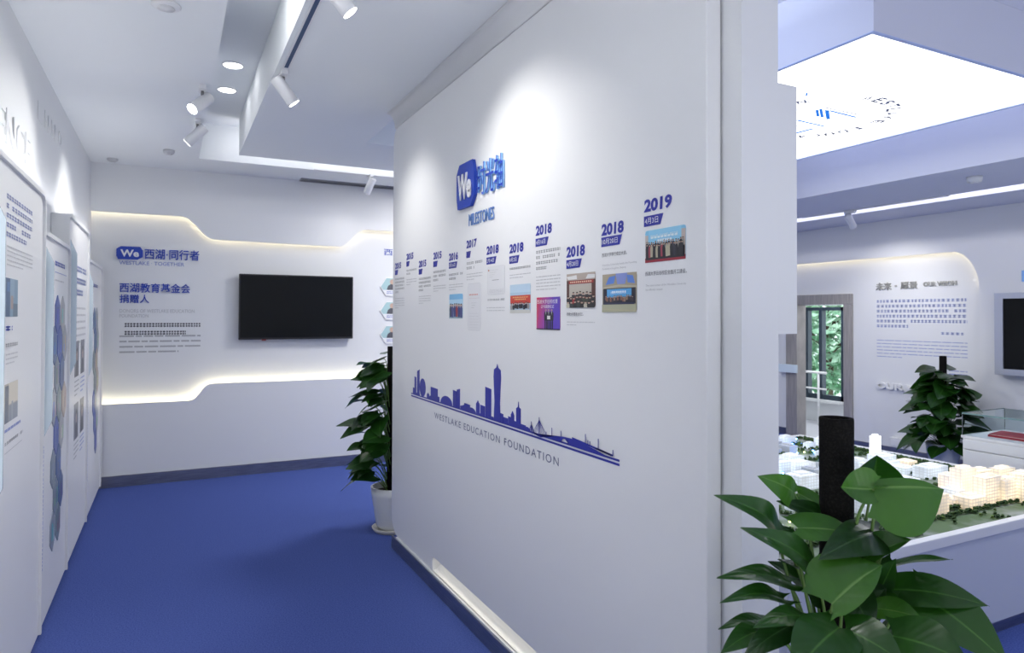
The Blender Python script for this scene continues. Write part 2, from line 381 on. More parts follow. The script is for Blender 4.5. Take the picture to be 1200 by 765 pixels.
for nm, py in (('handrail', 437), ('lower_rail', 456)):
    z = at(965, py, 0, XR).z; G().tube([(XR, 6.7, z), (XR, 8.6, z)], .018 if nm == 'handrail' else .013, 8).obj(nm, PANEL, rl, True)
for px in (959, 1010, 900):
    y = at(px, 440, 0, XR).y; G().tube([(XR, y, 0), (XR, y, at(965, 437, 0, XR).z)], .016, 8).obj('baluster', PANEL, rl, True)

# ------------------------------------------------------------------ ceiling with its channels and the deep recess
CA, CB, CD, CE2 = .218, .529, 6.289, 6.589        # corridor channel
NY = 5.37; R3 = 5.94*RS; V0, V1 = 7.12*RS, 7.42*RS; RX0 = 1.42
g = G()
top = 3.42
for x0, x1, y0, y1, z in ((-.85, CA, -3, 7.3, CE), (CB, RX0, -3, CD, CE), (CA, 4.15, CE2, 7.3, CE), (RX0, 3.6, NY, CD, CE)):
    g.box(x0, x1, y0, y1, z, top)
g.box(CA, 4.15, CD, CE2, 3.33, top).box(CA, CB, -3, CD, 3.33, top)
struct(g.obj('ceiling', CEIL))
g = G()
for x0, x1, y0, y1, z in ((3.6, V0, NY, CD, CR), (R3, V0, .2, NY, CR), (RX0, V0, -3, .2, CR), (4.15, V0, CD, 8.9, CR), (V1, R+.2, -3, 8.9, CR)):
    g.box(x0, x1, y0, y1, z, top)
g.box(RX0, R3, .2, NY, 3.30, top).box(V0, V1, -3, 8.9, CR+.25, top)
struct(g.obj('ceiling_right', CEILR))
# linear grille by the back wall, detectors, speaker, downlights
va = at(355, 213, 2, CE)
gr = empty('air_grille', (1.9, YB-.07, CE), 'long grey slot air grille in the ceiling above the television', 'air vent')
G().box(1.2, 4.0, YB-.14, YB-.13, CE-.012, CE+.0).box(1.2, 4.0, YB-.02, YB-.01, CE-.012, CE).box(1.19, 1.2, YB-.14, YB-.01, CE-.012, CE).obj('grille_frame', STEEL, gr)
box('backing', 1.2, 4.0, YB-.13, YB-.02, CE-.004, CE-.001, DARKV, gr)
for k in range(3): box('slat', 1.2, 4.0, YB-.11+.03*k, YB-.104+.03*k, CE-.011, CE-.004, STEEL, gr)
def ceiling_disc(name, px, py, z, r, h, label, cat, m=LAMPW, holes=False):
    p = at(px, py, 2, z); e = empty(name, (p.x, p.y, z), label, cat)
    G().lathe([(0, 0), (r, 0), (r, -h*.5), (r*.86, -h), (0, -h)], (p.x, p.y, z), 28).obj('housing', m, e, True)
    G().lathe([(r*.55, -h-.0002), (r*.6, -h-.006), (0, -h-.006)], (p.x, p.y, z), 24).obj('cover', GREYL if holes else m, e, True)
    return e
ceiling_disc('ceiling_speaker', 195, 6, CE, .062, .012, 'round white ceiling speaker at the top left of the ceiling', 'speaker')
ceiling_disc('smoke_detector', 198, 176, CE, .045, .03, 'small round detector on the ceiling just left of the two hanging spotlights', 'detector', GREYL)
ceiling_disc('smoke_detector', 132, 186, CE, .045, .02, 'small round detector on the ceiling close to the left back corner', 'detector', GREYL)
ceiling_disc('smoke_detector', 1142, 207, CR, .055, .045, 'round white smoke detector on the lilac ceiling of the model room', 'detector')
for px, py, lb in ((273, 76, 'nearer of the two round downlights in the ceiling channel'), (266, 105, 'farther of the two round downlights in the ceiling channel')):
    p = at(px, py, 2, 3.33); e = empty('downlight', (p.x, p.y, 3.33), lb, 'ceiling light', 'downlights in the corridor channel')
    G().lathe([(.075, 0), (.075, -.006), (.062, -.008), (.062, 0)], (p.x, p.y, 3.33), 28).obj('ring', LAMPW, e, True)
    G().lathe([(.062, -.004), (0, -.004)], (p.x, p.y, 3.33), 28).obj('diffuser', DOWNE, e)
# the rest of the channel's downlights, nearer than the frame shows
area('downlight_lamp', ((CA+CB)/2, 3.3, 3.322), .09, 1.0, (1, .98, .97))
area('downlight_lamp', ((CA+CB)/2, 1.6, 3.322), .09, 4, (1, .98, .97))

# ------------------------------------------------------------------ hanging light box with the printed emblem
LZ, LX0, LX1, LY0, LY1 = 2.945, 2.947, 4.80, 2.03, 4.30
lb_ = empty('light_box', ((LX0+LX1)/2, (LY0+LY1)/2, 3.3), 'big square glowing ceiling light box with a blue emblem, above the city model', 'ceiling light')
G().box(LX0, LX1, LY0, LY0+.02, LZ, 3.299).box(LX0, LX1, LY1-.02, LY1, LZ, 3.299).box(LX0, LX0+.02, LY0+.02, LY1-.02, LZ, 3.299).box(LX1-.02, LX1, LY0+.02, LY1-.02, LZ, 3.299).obj('casing', CEILR, lb_)
G().box(LX0+.02, LX1-.02, LY0+.02, LY1-.02, LZ+.006, LZ+.01).obj('membrane', LIGHTBOX, lb_)
G().box(LX0, LX1, LY0, LY0+.022, LZ-.004, LZ).box(LX0, LX1, LY1-.022, LY1, LZ-.004, LZ).box(LX0, LX0+.022, LY0+.022, LY1-.022, LZ-.004, LZ).box(LX1-.022, LX1, LY0+.022, LY1-.022, LZ-.004, LZ).obj('rim', mat('rim_blue', (.50, .60, .90), .6), lb_)
INK = mat('emblem_ink', (.01, .14, .55), .6, emit=(.01, .16, .60), estr=.35); INKG = mat('emblem_ink_pale', (.30, .32, .42), .6)
LC = Vector((3.93, 3.12, LZ+.002))
def stroke(p, q, wd, m=INK, nm='emblem_stroke'):
    P, Q = at(*p, 2, LZ), at(*q, 2, LZ); P.z = Q.z = LZ+.002; d = (Q-P).normalized(); s = Vector((d.y, -d.x, 0))*wd/2
    G().add([P+s, Q+s, Q-s, P-s], [(0, 1, 2, 3)]).obj(nm, m, lb_)
def cp_(x, y): return (900+x/7.5, 95+y/7.5)
def quad(*q):
    P = [at(*cp_(*c), 2, LZ) for c in q]
    for p in P: p.z = LZ+.002
    G().add(P, [(0, 1, 2, 3)]).obj('emblem_stroke', INK, lb_)
quad((498, 256), (536, 260), (547, 338), (513, 338)); quad((335, 103), (350, 105), (344, 136), (328, 132))
for a_, b_, w_ in (((540, 262), (778, 322), .018), ((430, 255), (440, 315), .018), ((463, 247), (477, 322), .018), ((250, 345), (495, 400), .018), ((245, 460), (398, 420), .03),
        ((205, 400), (262, 393), .024), ((100, 480), (250, 460), .03), ((60, 440), (262, 393), .018)): stroke(cp_(*a_), cp_(*b_), w_)
for a_, b_ in (((500, 235), (835, 305)), ((270, 135), (325, 138)), ((225, 345), (520, 342))): stroke(cp_(*a_), cp_(*b_), .012, INKG)
def ring_text(s, a0, step, r, size, m, nm='emblem_letter'):
    for i, ch in enumerate(s):
        if ch == ' ': continue
        a = math.radians(a0 + step*i); rad = Vector((math.cos(a), math.sin(a), 0)); tang = Vector((-math.sin(a), math.cos(a), 0))
        c = LC + rad*r
        text(nm, ch, c - tang*size*.4 - rad*size*.5, (tang, rad, Vector((0, 0, -1))), size*.8, size, m, lb_, bold=.035)
ring_text('WESTLAKE EDUCATION', -102, 11.8, .45, .085, INKG); ring_text('FOUNDATION', 122, 9.5, .45, .07, INKG)
for ch, q in (('浙', (590, 130)), ('江', (410, 188)), ('西', (262, 242))):
    P = at(*cp_(*q), 2, LZ); P.z = LZ+.002
    text('emblem_letter', ch, P-Vector((.05, 0, 0)), (Vector((0, 1, 0)), Vector((-1, 0, 0)), Vector((0, 0, -1)))[0:1]+(Vector((1, 0, 0)), Vector((0, 0, -1))), .09, .09, INKG, lb_)

# ------------------------------------------------------------------ partition wall
YN, YF = 1.478, 4.54
part = struct(G().box(XP+.061, 1.604, 1.405, YF-.01, 0, 3.3).obj('wall_partition', WALL))
SY0, SY1 = 1.9, 3.70        # lit scoop along the foot
zt = 2.9
pr = [(YN, .10), (SY0, .10), (SY0, .185), (SY1, .185)]+[(SY1+.03*math.sin(math.radians(a)), .16+.025*math.cos(math.radians(a))) for a in (30, 60, 90)]+[(SY1+.03, .10), (YF-.13, .10)]
pr += [(YF-.13+.13*math.sin(math.radians(a)), .23-.13*math.cos(math.radians(a))) for a in range(15, 91, 15)]
pr += [(YF-.10+.10*math.cos(math.radians(a)), zt-.10+.10*math.sin(math.radians(a))) for a in range(0, 91, 15)]+[(YN, zt)]
# cut into convex pieces for clean faces: use triangulated prism
def tri_plate(name, pts, x0, d, m, parent, bw=.006):
    bm = bmesh.new(); A = [bm.verts.new((x0, y, z)) for y, z in pts]; f = bm.faces.new(A); bmesh.ops.recalc_face_normals(bm, faces=[f])
    r = bmesh.ops.extrude_face_region(bm, geom=[f]); bmesh.ops.translate(bm, vec=(d, 0, 0), verts=[v for v in r['geom'] if isinstance(v, bmesh.types.BMVert)])
    bmesh.ops.triangulate(bm, faces=[q for q in bm.faces if len(q.verts) > 4]); bmesh.ops.recalc_face_normals(bm, faces=bm.faces)
    me = bpy.data.meshes.new(name); bm.to_mesh(me); bm.free(); me.materials.append(m); o = bpy.data.objects.new(name, me)
    if bw: b = o.modifiers.new('bevel', 'BEVEL'); b.width = bw; b.segments = 2; b.limit_method = 'ANGLE'; b.angle_limit = math.radians(50)
    return link(o, parent)
tri_plate('front_panel', pr, XP, .055, PANEL, part)
# concave moulding between panel and ceiling
n = 8; A = [(XP+.004-.062*(1-math.cos(math.radians(90*i/n))), (zt+.006)+(CE-zt-.007)*math.sin(math.radians(90*i/n))) for i in range(n+1)]
vs = []; fs = []
for y in (-.2, YF-.02):
    vs += [(x, y, z) for x, z in A]+[(XP+.05, y, CE-.001), (XP+.05, y, zt+.006)]
k = n+3
fs = [(i, (i+1) % k, k+(i+1) % k, k+i) for i in range(k)]+[tuple(range(k-1, -1, -1)), tuple(range(k, 2*k))]
o = meshobj('ceiling_moulding', vs, fs, PANEL, part)
for i, p in enumerate(o.data.polygons): p.use_smooth = i < n
# scoop: curved trough behind the cut-out, ledge and its light tape
g = G(); n = 7; A = [(XP+.002, .104)]+[(XP+.045*math.sin(math.radians(a))+.012, .104+.07*(1-math.cos(math.radians(a)))) for a in range(0, 91, 15)]+[(XP+.057, .19)]
vs = [(x, y, z) for y in (SY0, SY1+.03) for x, z in A]; k = len(A)
o = meshobj('light_scoop', vs, [(i, i+1, k+i+1, k+i) for i in range(k-1)], mat('scoop_white', (.85, .85, .83), .35), part, True)
box('ledge', XP-.010, XP+.004, 1.5, YF-.13, .088, .099, PANEL, part)
G().box(XP+.030, XP+.044, SY0, SY1, .180, .183).obj('light_tape', mat('scoop_led', (1, .95, .8), .5, emit=(1, .95, .82), estr=1.1), part)
bev(box('steel_skirting', XP-.013, XP-.001, 1.45, YF-.04, 0, .086, STEEL, part), .002)
box('side_skirting', 1.61, 1.622, 1.42, YF, 0, .086, STEEL, part)
box('end_skirting', XP+.061, 1.604, YF-.009, YF+.003, 0, .086, STEEL, part)
# display board on the far side of the partition, its end showing beside the opening
sb = empty('side_display_board', (1.65, 1.6, 1.55), 'white box-edged display board standing proud of the partition end', 'display board')
box('board_body', 1.6041, 1.682, 1.405, 3.4, 1.55, 2.292, WALL, sb); box('board_face', 1.683, 1.687, 1.43, 3.38, 1.57, 2.27, WHITEV, sb)

# ================================================================== WRITING ON THE PARTITION
def P1(px, py): return at(px, py, 0, XP)
def span(px0, px1, py): return P1(px0, py).y - P1(px1, py).y
def zspan(px, y0, y1): return P1(px, y0).z - P1(px, y1).z
# emblem sign
a = P1(540, 213); b = P1(561, 250)
sg = empty('milestones_sign', tuple(P1(540, 250)), 'raised blue sign with white We lettering and the word MILESTONES', 'wall sign')
o0 = Vector((XP, a.y, b.z)); sw = a.y-P1(560.5, 230).y; sh = P1(540, 212).z-P1(540, 241).z
z0 = P1(541, 238).z; y0 = P1(539, 230).y; sh = .235; z0 = P1(550, 243).z
hexp = [(.06, 0), (.80, 0), (1, .22), (1, .72), (.90, 1), (.16, 1), (0, .80), (0, .25)]
G().prism([(x*sw, z*sh) for x, z in hexp], (XP-.002, y0, z0), *PW, .018).obj('badge', BLUE, sg)
text('badge_lettering', 'We', (XP-.02, y0-sw*.13, z0+sh*.18), PW, sw*.74, sh*.58, WHITEV, sg, bold=.03, ext=.006)
cw = .105
x1 = P1(562, 230).y; x2 = P1(592, 222).y
text('title_lettering', '时光轴', (XP-.002, x1, z0+.035), PW, x1-x2, .165, BLUE, sg, bold=.0, ext=.010, mside=BLUEL)
ms = P1(550.5, 253); me_ = P1(580, 243)
text('subtitle_lettering', 'MILESTONES', (XP-.002, ms.y, z0-.10), PW, ms.y-me_.y, .062, mat('subtitle_blue', (.10, .22, .55), .45), sg, bold=.0, ext=.003)

SK = (.25, .50, .80)
def photo_2019():
    rnd = random.Random(1); p = [((.22, .55, .78), []), ((.55, .50, .48), rect(0, .0, .08, .85)), ((.55, .48, .45), rect(.9, 0, 1, .9)), ((.28, .62, .84), rect(.09, .40, .90, 1))]
    p += [((.8, .9, .95), rect(.15+.085*i, .73, .21+.085*i, .79)) for i in range(8)]+[((.8, .9, .95), rect(.33+.06*i, .62, .37+.06*i, .68)) for i in range(6)]
    p += [((.30, .02, .04), rect(0, 0, 1, .14)), ((.02, .02, .03), rect(.02, .08, .98, .42))]
    p += crowd(17, .58, .20, rnd, [(.02, .02, .03), (.05, .05, .08), (.35, .33, .30)], asp=1.4)
    return p+crowd(15, .49, .36, rnd, [(.02, .02, .03), (.03, .03, .05), (.35, .05, .08), (.45, .42, .30), (.02, .02, .03)], asp=1.4)
def photo_1020():
    rnd = random.Random(2); p = [((.30, .27, .22), []), ((.38, .33, .24), rect(0, .62, 1, 1)), ((.10, .22, .62), [(.1, .72), (.35, .75), (.40, .95), (.2, .92)]), ((.10, .22, .62), [(.75, .75), (.95, .72), (.9, .92), (.72, .95)]), ((.22, .28, .60), [(.45, .72), (.68, .72), (.74, 1), (.40, 1)])]
    p += [((.50, .45, .32), [(.0, .60), (.5, .66), (1, .60), (1, .66), (.5, .71), (0, .66)]), ((.015, .015, .03), rect(0.03, .22, .97, .62)), ((.10, .38, .72), rect(.14, .38, .86, .60))]
    p += [((.8, .88, .95), rect(.30+.06*i, .50, .34+.06*i, .55)) for i in range(7)]
    p += crowd(16, .38, .10, rnd, [(.25, .12, .08), (.05, .04, .05), (.30, .20, .14)], .08, .92, 1)
    return p+[((.42, .43, .30), rect(0, 0, 1, .20)), ((.46, .44, .30), [(0, .06), (1, .02), (1, .05), (0, .10)]), ((.02, .03, .08), rect(.05, .20, .95, .25))]
def photo_420():
    rnd = random.Random(3); p = [((.10, .04, .03), []), ((.45, .38, .33), rect(0, .80, 1, 1)), ((.75, .75, .75), [(.05, .83), (.38, .83), (.36, .95), (.0, .92)]), ((.75, .75, .75), [(.68, .83), (.98, .83), (1, .93), (.75, .95)]), ((.35, .03, .03), rect(.08, .70, .94, .79))]
    p += [((.8, .55, .4), rect(.13+.07*i, .725, .175+.07*i, .77)) for i in range(11)]
    p += [((.50, .46, .40), rect(.10, .30, .88, .69)), ((.35, .04, .04), rect(.25, .28, .85, .36))]
    p += crowd(6, .38, .10, rnd, [(.03, .03, .04)], .2, .9, 1)
    p += crowd(9, .27, .16, rnd, [(.02, .02, .03), (.05, .06, .05), (.4, .03, .04), (.03, .03, .03)], 0, 1, .9)
    return p+crowd(8, .13, .16, rnd, [(.02, .02, .02), (.04, .05, .05), (.55, .52, .42), (.03, .03, .03)], 0, 1, .9)
def photo_purple():
    p = [((.55, .03, .08), [])]
    n = 14
    for i in range(n):
        t = i/(n-1); p.append(((.62-.50*t, .04+.02*t, .09+.42*t), [(.0+t*.75, 1), (.0+t*.75-.25, 0), (1, 0), (1, 1)]))
    for j, a in enumerate((.41, .53, .66)):
        p += [((.015, .015, .03), [(a-.07, .28), (a+.07, .28), (a+.075, .50), (a+.04, .56), (a-.04, .56), (a-.075, .50)]), ((.015, .015, .03), rect(a-.055, .02, a-.012, .30)), ((.015, .015, .03), rect(a+.012, .02, a+.055, .30)), ((.50, .33, .26), disc(a, .60, .036, .8)), ((.6, .6, .6), [(a-.015, .56), (a+.015, .56), (a, .44)])]
    return p+[((.75, .75, .72), rect(.47, .32, .60, .43)), ((.02, .02, .03), rect(0, 0, 1, .035))]
def photo_red():
    rnd = random.Random(4); p = [((.42, .58, .72), []), ((.50, .66, .80), rect(0, .72, 1, 1)), ((.62, .62, .58), rect(0, 0, 1, .12)), ((.60, .05, .03), rect(.02, .34, 1, .62))]
    p += [((.85, .55, .2), rect(.14+.07*i, .53, .18+.07*i, .57)) for i in range(11)]+[((.85, .55, .2), rect(.25+.07*i, .46, .29+.07*i, .50)) for i in range(8)]
    return p+crowd(9, .30, .16, rnd, [(.03, .03, .04), (.6, .6, .62), (.02, .02, .03), (.35, .33, .33)], asp=1)
def photo_2016():
    rnd = random.Random(5); p = [((.20, .50, .78), []), ((.45, .68, .85), rect(0, .55, 1, .78)), ((.55, .55, .55), rect(0, .42, 1, .58)), ((.30, .45, .50), rect(0, 0, 1, .42))]
    return p+crowd(6, .50, .46, rnd, [(.03, .05, .20), (.06, .08, .25), (.50, .38, .15), (.30, .04, .05), (.03, .04, .10)], asp=1)
def photo_paper(): return [((.70, .71, .73), []), ((.76, .77, .79), rect(.02, .015, .98, .985))]

def milestone(year, date, px, y0, yw, t0, tw, label, items):
    """year lettering at pixel column px, row y0, with its slanted tag at row t0; items = captions and prints with their rows"""
    p = P1(px, y0); wd = p.y - P1(px+yw, y0).y; ht = .043
    e = empty('milestone_entry', (XP, p.y, p.z-ht), label, 'wall graphic', 'dated entries of the milestones timeline')
    text('year_lettering', year, (XP, p.y, p.z-ht), PW, wd, ht, BLUE2, e, bold=.045, shear=.05)
    q = P1(px, t0); dw = q.y - P1(px+tw, t0).y; th = .034; zz = q.z-th
    tg = G().prism([(0, 0), (dw-.014, 0), (dw, th), (0, th)], (XP-.0004, p.y, zz), *PW, .001).obj('date_tag', BLUE2, e)
    if date: text('date_lettering', date, (XP-.0016, p.y-.007, zz+.007), PW, dw-.030, th-.014, WHITEV, tg)
    for it in items:
        k, px0, px1, r0, r1 = it[:5]; A = P1(px0, r0); B = P1(px0, r1); wdt = A.y-P1(px1, r0).y; hh = A.z-B.z
        if k == 'cap': text('caption', it[5], (XP, A.y, B.z), PW, wdt, hh, it[6] if len(it) > 6 else DARKV, e, bold=0)
        elif k == 'dash': dashes('caption', (XP, A.y, A.z), PW, wdt, hh, it[5], GREYV, e, last=it[6], seed=int(px))
        elif k == 'thin': thinlines('caption_small', (XP, A.y, A.z), PW, wdt, hh, it[5], GREYL, e, last=it[6], seed=int(px)+1)
        elif k == 'pic':
            q = picture('photo_print', (XP, A.y, B.z), PW, wdt, hh, it[5](), e)
            for s_, a_, b_, w_, h_ in (it[6] if len(it) > 6 else ()):
                text('banner_lettering', s_, (XP-.0038, A.y-a_*wdt, B.z+b_*hh), PW, w_*wdt, h_*hh, WHITEV, q)
    return e
def doc_2018(): return photo_paper()+[((.35, .36, .38), rect(.28, .50, .68, .52)), ((.6, .3, .2), disc(.08, .87, .04))]+[((.50, .51, .53), rect(.12, .86-.08*i, .12+.5-.1*i, .868-.08*i)) for i in range(4)]+[((.50, .51, .53), rect(.12, .16-.04*i, .92, .168-.04*i)) for i in range(3)]
def doc_2017(): return photo_paper()+[((.65, .25, .22), rect(.12+.1*i, .745, .19+.1*i, .77)) for i in range(7)]+[((.6, .35, .3), rect(.1, .68, .9, .683))]+[((.52, .53, .55), rect(.3, .58-.05*i, .7-.1*i, .587-.05*i)) for i in range(3)]+[((.55, .56, .58), rect(.15, .36-.06*i, .85, .364-.06*i)) for i in range(6)]
milestone('2019', '4月3日', 755, 234.5, 32.5, 254, 22.5, 'blue year 2019 entry with a group photo before a sky blue banner', [
    ('pic', 756.5, 804, 271, 308.3, photo_2019, (('西湖大学（云谷校区）建设工程', .16, .74, .68, .10), ('全面开工仪式', .33, .60, .36, .09))),
    ('cap', 756.5, 805, 318.5, 323.5, '西湖大学云谷校区全面开工建设。'), ('cap', 757, 804.5, 333.5, 336.5, 'The construction of the Westlake University', GREYV), ('cap', 757, 777, 338.5, 341.5, 'has officially initiated.', GREYV)])
milestone('2018', '10月20日', 705, 263, 26, 278.6, 24, 'blue year 2018 entry with an indoor stage photo under a vaulted hall', [
    ('cap', 705.8, 735, 297, 301.6, '西湖大学举行成立大会。'), ('cap', 706, 746.5, 310, 312.6, 'Westlake University holds the Founding', GREYV), ('cap', 706, 734, 314.5, 317, 'Ceremony in Hangzhou, Zhejiang.', GREYV),
    ('pic', 706.4, 746.5, 322, 365.8, photo_1020, (('西湖大学成立大会', .28, .47, .45, .07),))])
milestone('2018', '4月20日', 664, 289.5, 21.5, 305, 18, 'blue year 2018 entry with a meeting photo under a red banner', [
    ('pic', 664.4, 698, 321.5, 360.7, photo_420), ('cap', 664.5, 684, 366, 370, '西湖大学董事会成立。'), ('thin', 664.5, 697.5, 376, 382.5, 2, .35)])
milestone('2018', '4月16日', 628, 265, 18.8, 280, 15, 'blue year 2018 entry above a magenta and violet award photo', [
    ('dash', 628.5, 657, 293.5, 319, 4, .45), ('thin', 628.5, 657, 323.5, 342, 5, .85), ('pic', 629.2, 656.8, 348.7, 385.8, photo_purple, (('西湖大学创校校董', .05, .80, .88, .13), ('证书颁授仪式', .22, .66, .56, .10)))])
milestone('2018', '4月2日', 597.2, 286.5, 16.3, 300.6, 11.5, 'blue year 2018 entry with an outdoor photo of a wide red banner', [
    ('dash', 597.5, 622, 313.5, 318, 1, 1), ('thin', 597.5, 622, 321.5, 328, 2, .65), ('pic', 598, 622, 334, 367, photo_red)])
milestone('2018', '2月14日', 570.4, 288.8, 14.2, 302, 11.5, 'blue year 2018 entry above a pale printed letter, no colour photo', [
    ('pic', 571.4, 591.7, 313, 345.5, doc_2018), ('dash', 570.6, 591.7, 350, 354, 1, 1), ('thin', 570.6, 591.7, 359.5, 366, 2, 1)])
milestone('2017', '', 546.8, 282, 12, 295, 5.2, 'blue year 2017 entry above a tall pale certificate with a red heading', [
    ('dash', 547, 565.6, 307, 318, 2, .5), ('thin', 547, 565.6, 320.5, 330, 3, .5), ('pic', 548.3, 563.5, 332.4, 387, doc_2017)])
milestone('2016', '3月16日', 526.3, 297, 10.6, 307.8, 9.7, 'blue year 2016 entry with a small photo of people under a blue sky', [
    ('dash', 526.4, 542.8, 320.5, 330, 2, .5), ('thin', 526.4, 542.8, 333, 341.5, 3, .5), ('pic', 526.8, 542.5, 345, 373, photo_2016)])
for px, y0_, yw, t0_, tw, x1_, d0, d1, nd, e0, e1, ne, lb in (
    (508, 296, 9.6, 306.4, 5, 522.7, 317.5, 331.5, 3, 334.5, 343, 3, 'fourth of the four blue year 2015 entries, counted from the far end'),
    (491, 305.7, 8.6, 315.5, 4.3, 504.9, 325.5, 343, 4, 346.5, 357, 4, 'third of the four blue year 2015 entries, set lower, from the far end'),
    (476.5, 297.4, 8, 306.5, 3.6, 488.4, 316, 323.5, 2, 327, 335.5, 3, 'second of the four blue year 2015 entries from the far end, set higher'),
    (463.2, 308.4, 7, 316.7, 3.4, 474, 326, 345, 5, 349, 362.5, 5, 'first blue year 2015 entry, hard against the far edge of the partition')):
    milestone('2015', '', px, y0_, yw, t0_, tw, lb, [('dash', px, x1_, d0, d1, nd, .4), ('thin', px, x1_, e0, e1, ne, .4)])

# skyline decal
sk = empty('skyline_decal', tuple(P1(482, 464)), 'blue city skyline decal sloping across the white partition face', 'wall graphic')
U0 = P1(482, 464).y; ZB = 1.083; LEN = U0-P1(726, 546).y
def cs(cx_, cy_):       # from the detail view of the decal to metres along the wall (a) and above the base line (b)
    p = P1(470+cx_/4.444, 410+cy_/4.444); return (U0-p.y, p.z-ZB)
G().prism([(0, 0), (LEN, 0), (LEN, .008), (0, .008)], (XP, U0, ZB), *PW, .0012).obj('ground_line', BLUE2, sk)
G().prism([(0, .015), (LEN, .015), (LEN, .022), (0, .022)], (XP, U0, ZB), *PW, .0012).obj('ground_line', BLUE2, sk)
def bld(a, b, h, style='flat', nm='building_silhouette', z0=.019):
    """a building silhouette between detail columns a..b whose top is at detail row h"""
    A = cs(a, 300)[0]; B = cs(b, 300)[0]; H_ = cs((a+b)/2, h)[1]; w_ = B-A
    if style == 'flat': q = [(A, z0), (B, z0), (B, H_*.97), (A, H_)]
    elif style == 'slant': q = [(A, z0), (B, z0), (B, H_), (A, H_*.93)]
    elif style == 'point': q = [(A, z0), (B, z0), (B, H_*.80), (A+w_*.7, H_*.9), (A+w_*.5, H_), (A+w_*.3, H_*.9), (A, H_*.80)]
    elif style == 'dome': q = [(A, z0), (B, z0)]+[(A+w_*(.5+.5*math.cos(math.radians(t))), z0+(H_-z0)*math.sin(math.radians(t))) for t in range(15, 180, 15)]
    elif style == 'egg': q = [(A+w_*(.5+.5*math.cos(math.radians(t))), z0+(H_-z0)*(.5+.5*math.sin(math.radians(t)))) for t in range(0, 360, 20)]
    elif style == 'tower': q = [(A+w_*.05, z0), (B-w_*.05, z0), (B-w_*.14, z0+(H_-z0)*.35), (B, H_*.80), (B-w_*.05, H_*.93), (A+w_*.62, H_*.97), (A+w_*.5, H_*1.03), (A+w_*.38, H_*.97), (A+w_*.05, H_*.93), (A, H_*.80), (A+w_*.14, z0+(H_-z0)*.35)]
    elif style == 'spire': q = [(A, z0), (B, z0), (B, H_*.82), (A+w_*.6, H_*.87), (A+w_*.5, H_*1.06), (A+w_*.4, H_*.87), (A, H_*.82)]
    o = G().prism(q, (XP, U0, ZB), *PW, .0012+.00006*len(sk.children)).obj(nm, BLUE2, sk)
    return o
for a, b, h, s in ((62, 70, 195, 'flat'), (70, 79, 138, 'flat'), (84, 96, 100, 'slant'), (97, 128, 148, 'egg'), (62, 98, 222, 'flat'), (135, 147, 222, 'point'), (147, 158, 236, 'point'), (155, 191, 196, 'flat'), (165, 200, 238, 'flat'), (206, 268, 240, 'dome'),
        (271, 290, 210, 'flat'), (291, 307, 200, 'slant'), (310, 345, 286, 'point'), (330, 360, 280, 'flat'), (345, 390, 300, 'dome'), (392, 410, 262, 'point'), (415, 437, 288, 'flat'), (440, 470, 195, 'flat'), (465, 482, 345, 'flat'), (483, 521, 82, 'tower'),
        (520, 533, 330, 'flat'), (535, 557, 352, 'flat'), (560, 575, 347, 'flat'), (574, 590, 318, 'point'), (588, 604, 370, 'flat'), (602, 624, 278, 'spire'), (624, 650, 388, 'flat'), (640, 674, 400, 'dome'), (396, 430, 330, 'flat')):
    bld(a, b, h, s)
# bridge, its masts and cables
bridge = [cs(*c) for c in ((730, 455), (770, 449), (815, 447), (850, 451), (890, 461), (950, 485), (1010, 515), (1075, 552))]+[(LEN, .024), (LEN, .018), (cs(880, 500)[0], .018)]
bridge += [(cs(c, 500)[0], h) for c, h in ((877, .026), (868, .033), (857, .036), (846, .033), (839, .026), (836, .018))]+[(cs(690, 440)[0], .018), (cs(690, 440)[0], .022)]
pts = [(XP-.0040, U0-a_, ZB+b_) for a_, b_ in bridge]
bm = bmesh.new(); f = bm.faces.new([bm.verts.new(p) for p in pts]); bmesh.ops.triangulate(bm, faces=[f]); me = bpy.data.meshes.new('bridge_silhouette'); bm.to_mesh(me); bm.free(); me.materials.append(BLUE2)
link(bpy.data.objects.new('bridge_silhouette', me), sk)
g = G()
def ln(p, q2, wd=.0035):
    A, B = Vector(cs(*p)), Vector(cs(*q2)); d = (B-A).normalized(); s = Vector((-d.y, d.x))*wd/2
    g.add([(XP-.0043, U0-c.x, ZB+c.y) for c in (A+s, B+s, B-s, A-s)], [(0, 1, 2, 3)])
for mx, mt, mb, sp_ in ((683, 372, 430, 16), (724, 350, 450, 42)):
    ln((mx, mt), (mx, mb), .006)
    for k in range(1, 6): ln((mx, mt+3*k), (mx-sp_*k/5, mb-8), .0018); ln((mx, mt+3*k), (mx+sp_*k/5, mb), .0018)
for mx, mt, mb in ((790, 405, 447), (837, 420, 449), (760, 425, 448), (965, 437, 488), (978, 470, 495), (988, 475, 500), (1032, 462, 515), (1108, 520, 552)): ln((mx, mt), (mx, mb), .005)
ln((895, 458), (1108, 550), .007); ln((1020, 512), (1100, 548), .006)
tag(g.obj('bridge_lines', BLUE2, sk), kind='stuff')
A = P1(508, 486); B = P1(656, 540)
for wd_, a_, b_ in (('WESTLAKE', 175, 312), ('EDUCATION', 328, 515), ('FOUNDATION', 538, 822)):
    p0 = P1(470+a_/4.444, 410+(322+(a_-175)*.36)/4.444); p1 = P1(470+b_/4.444, 410+(322+(b_-175)*.36)/4.444)
    text('decal_lettering', wd_, (XP, p0.y, P1(509.5, 482.5).z-.036), PW, p0.y-p1.y, .034, mat('slate_vinyl', (.13, .15, .26), .5), sk, space=1.25)

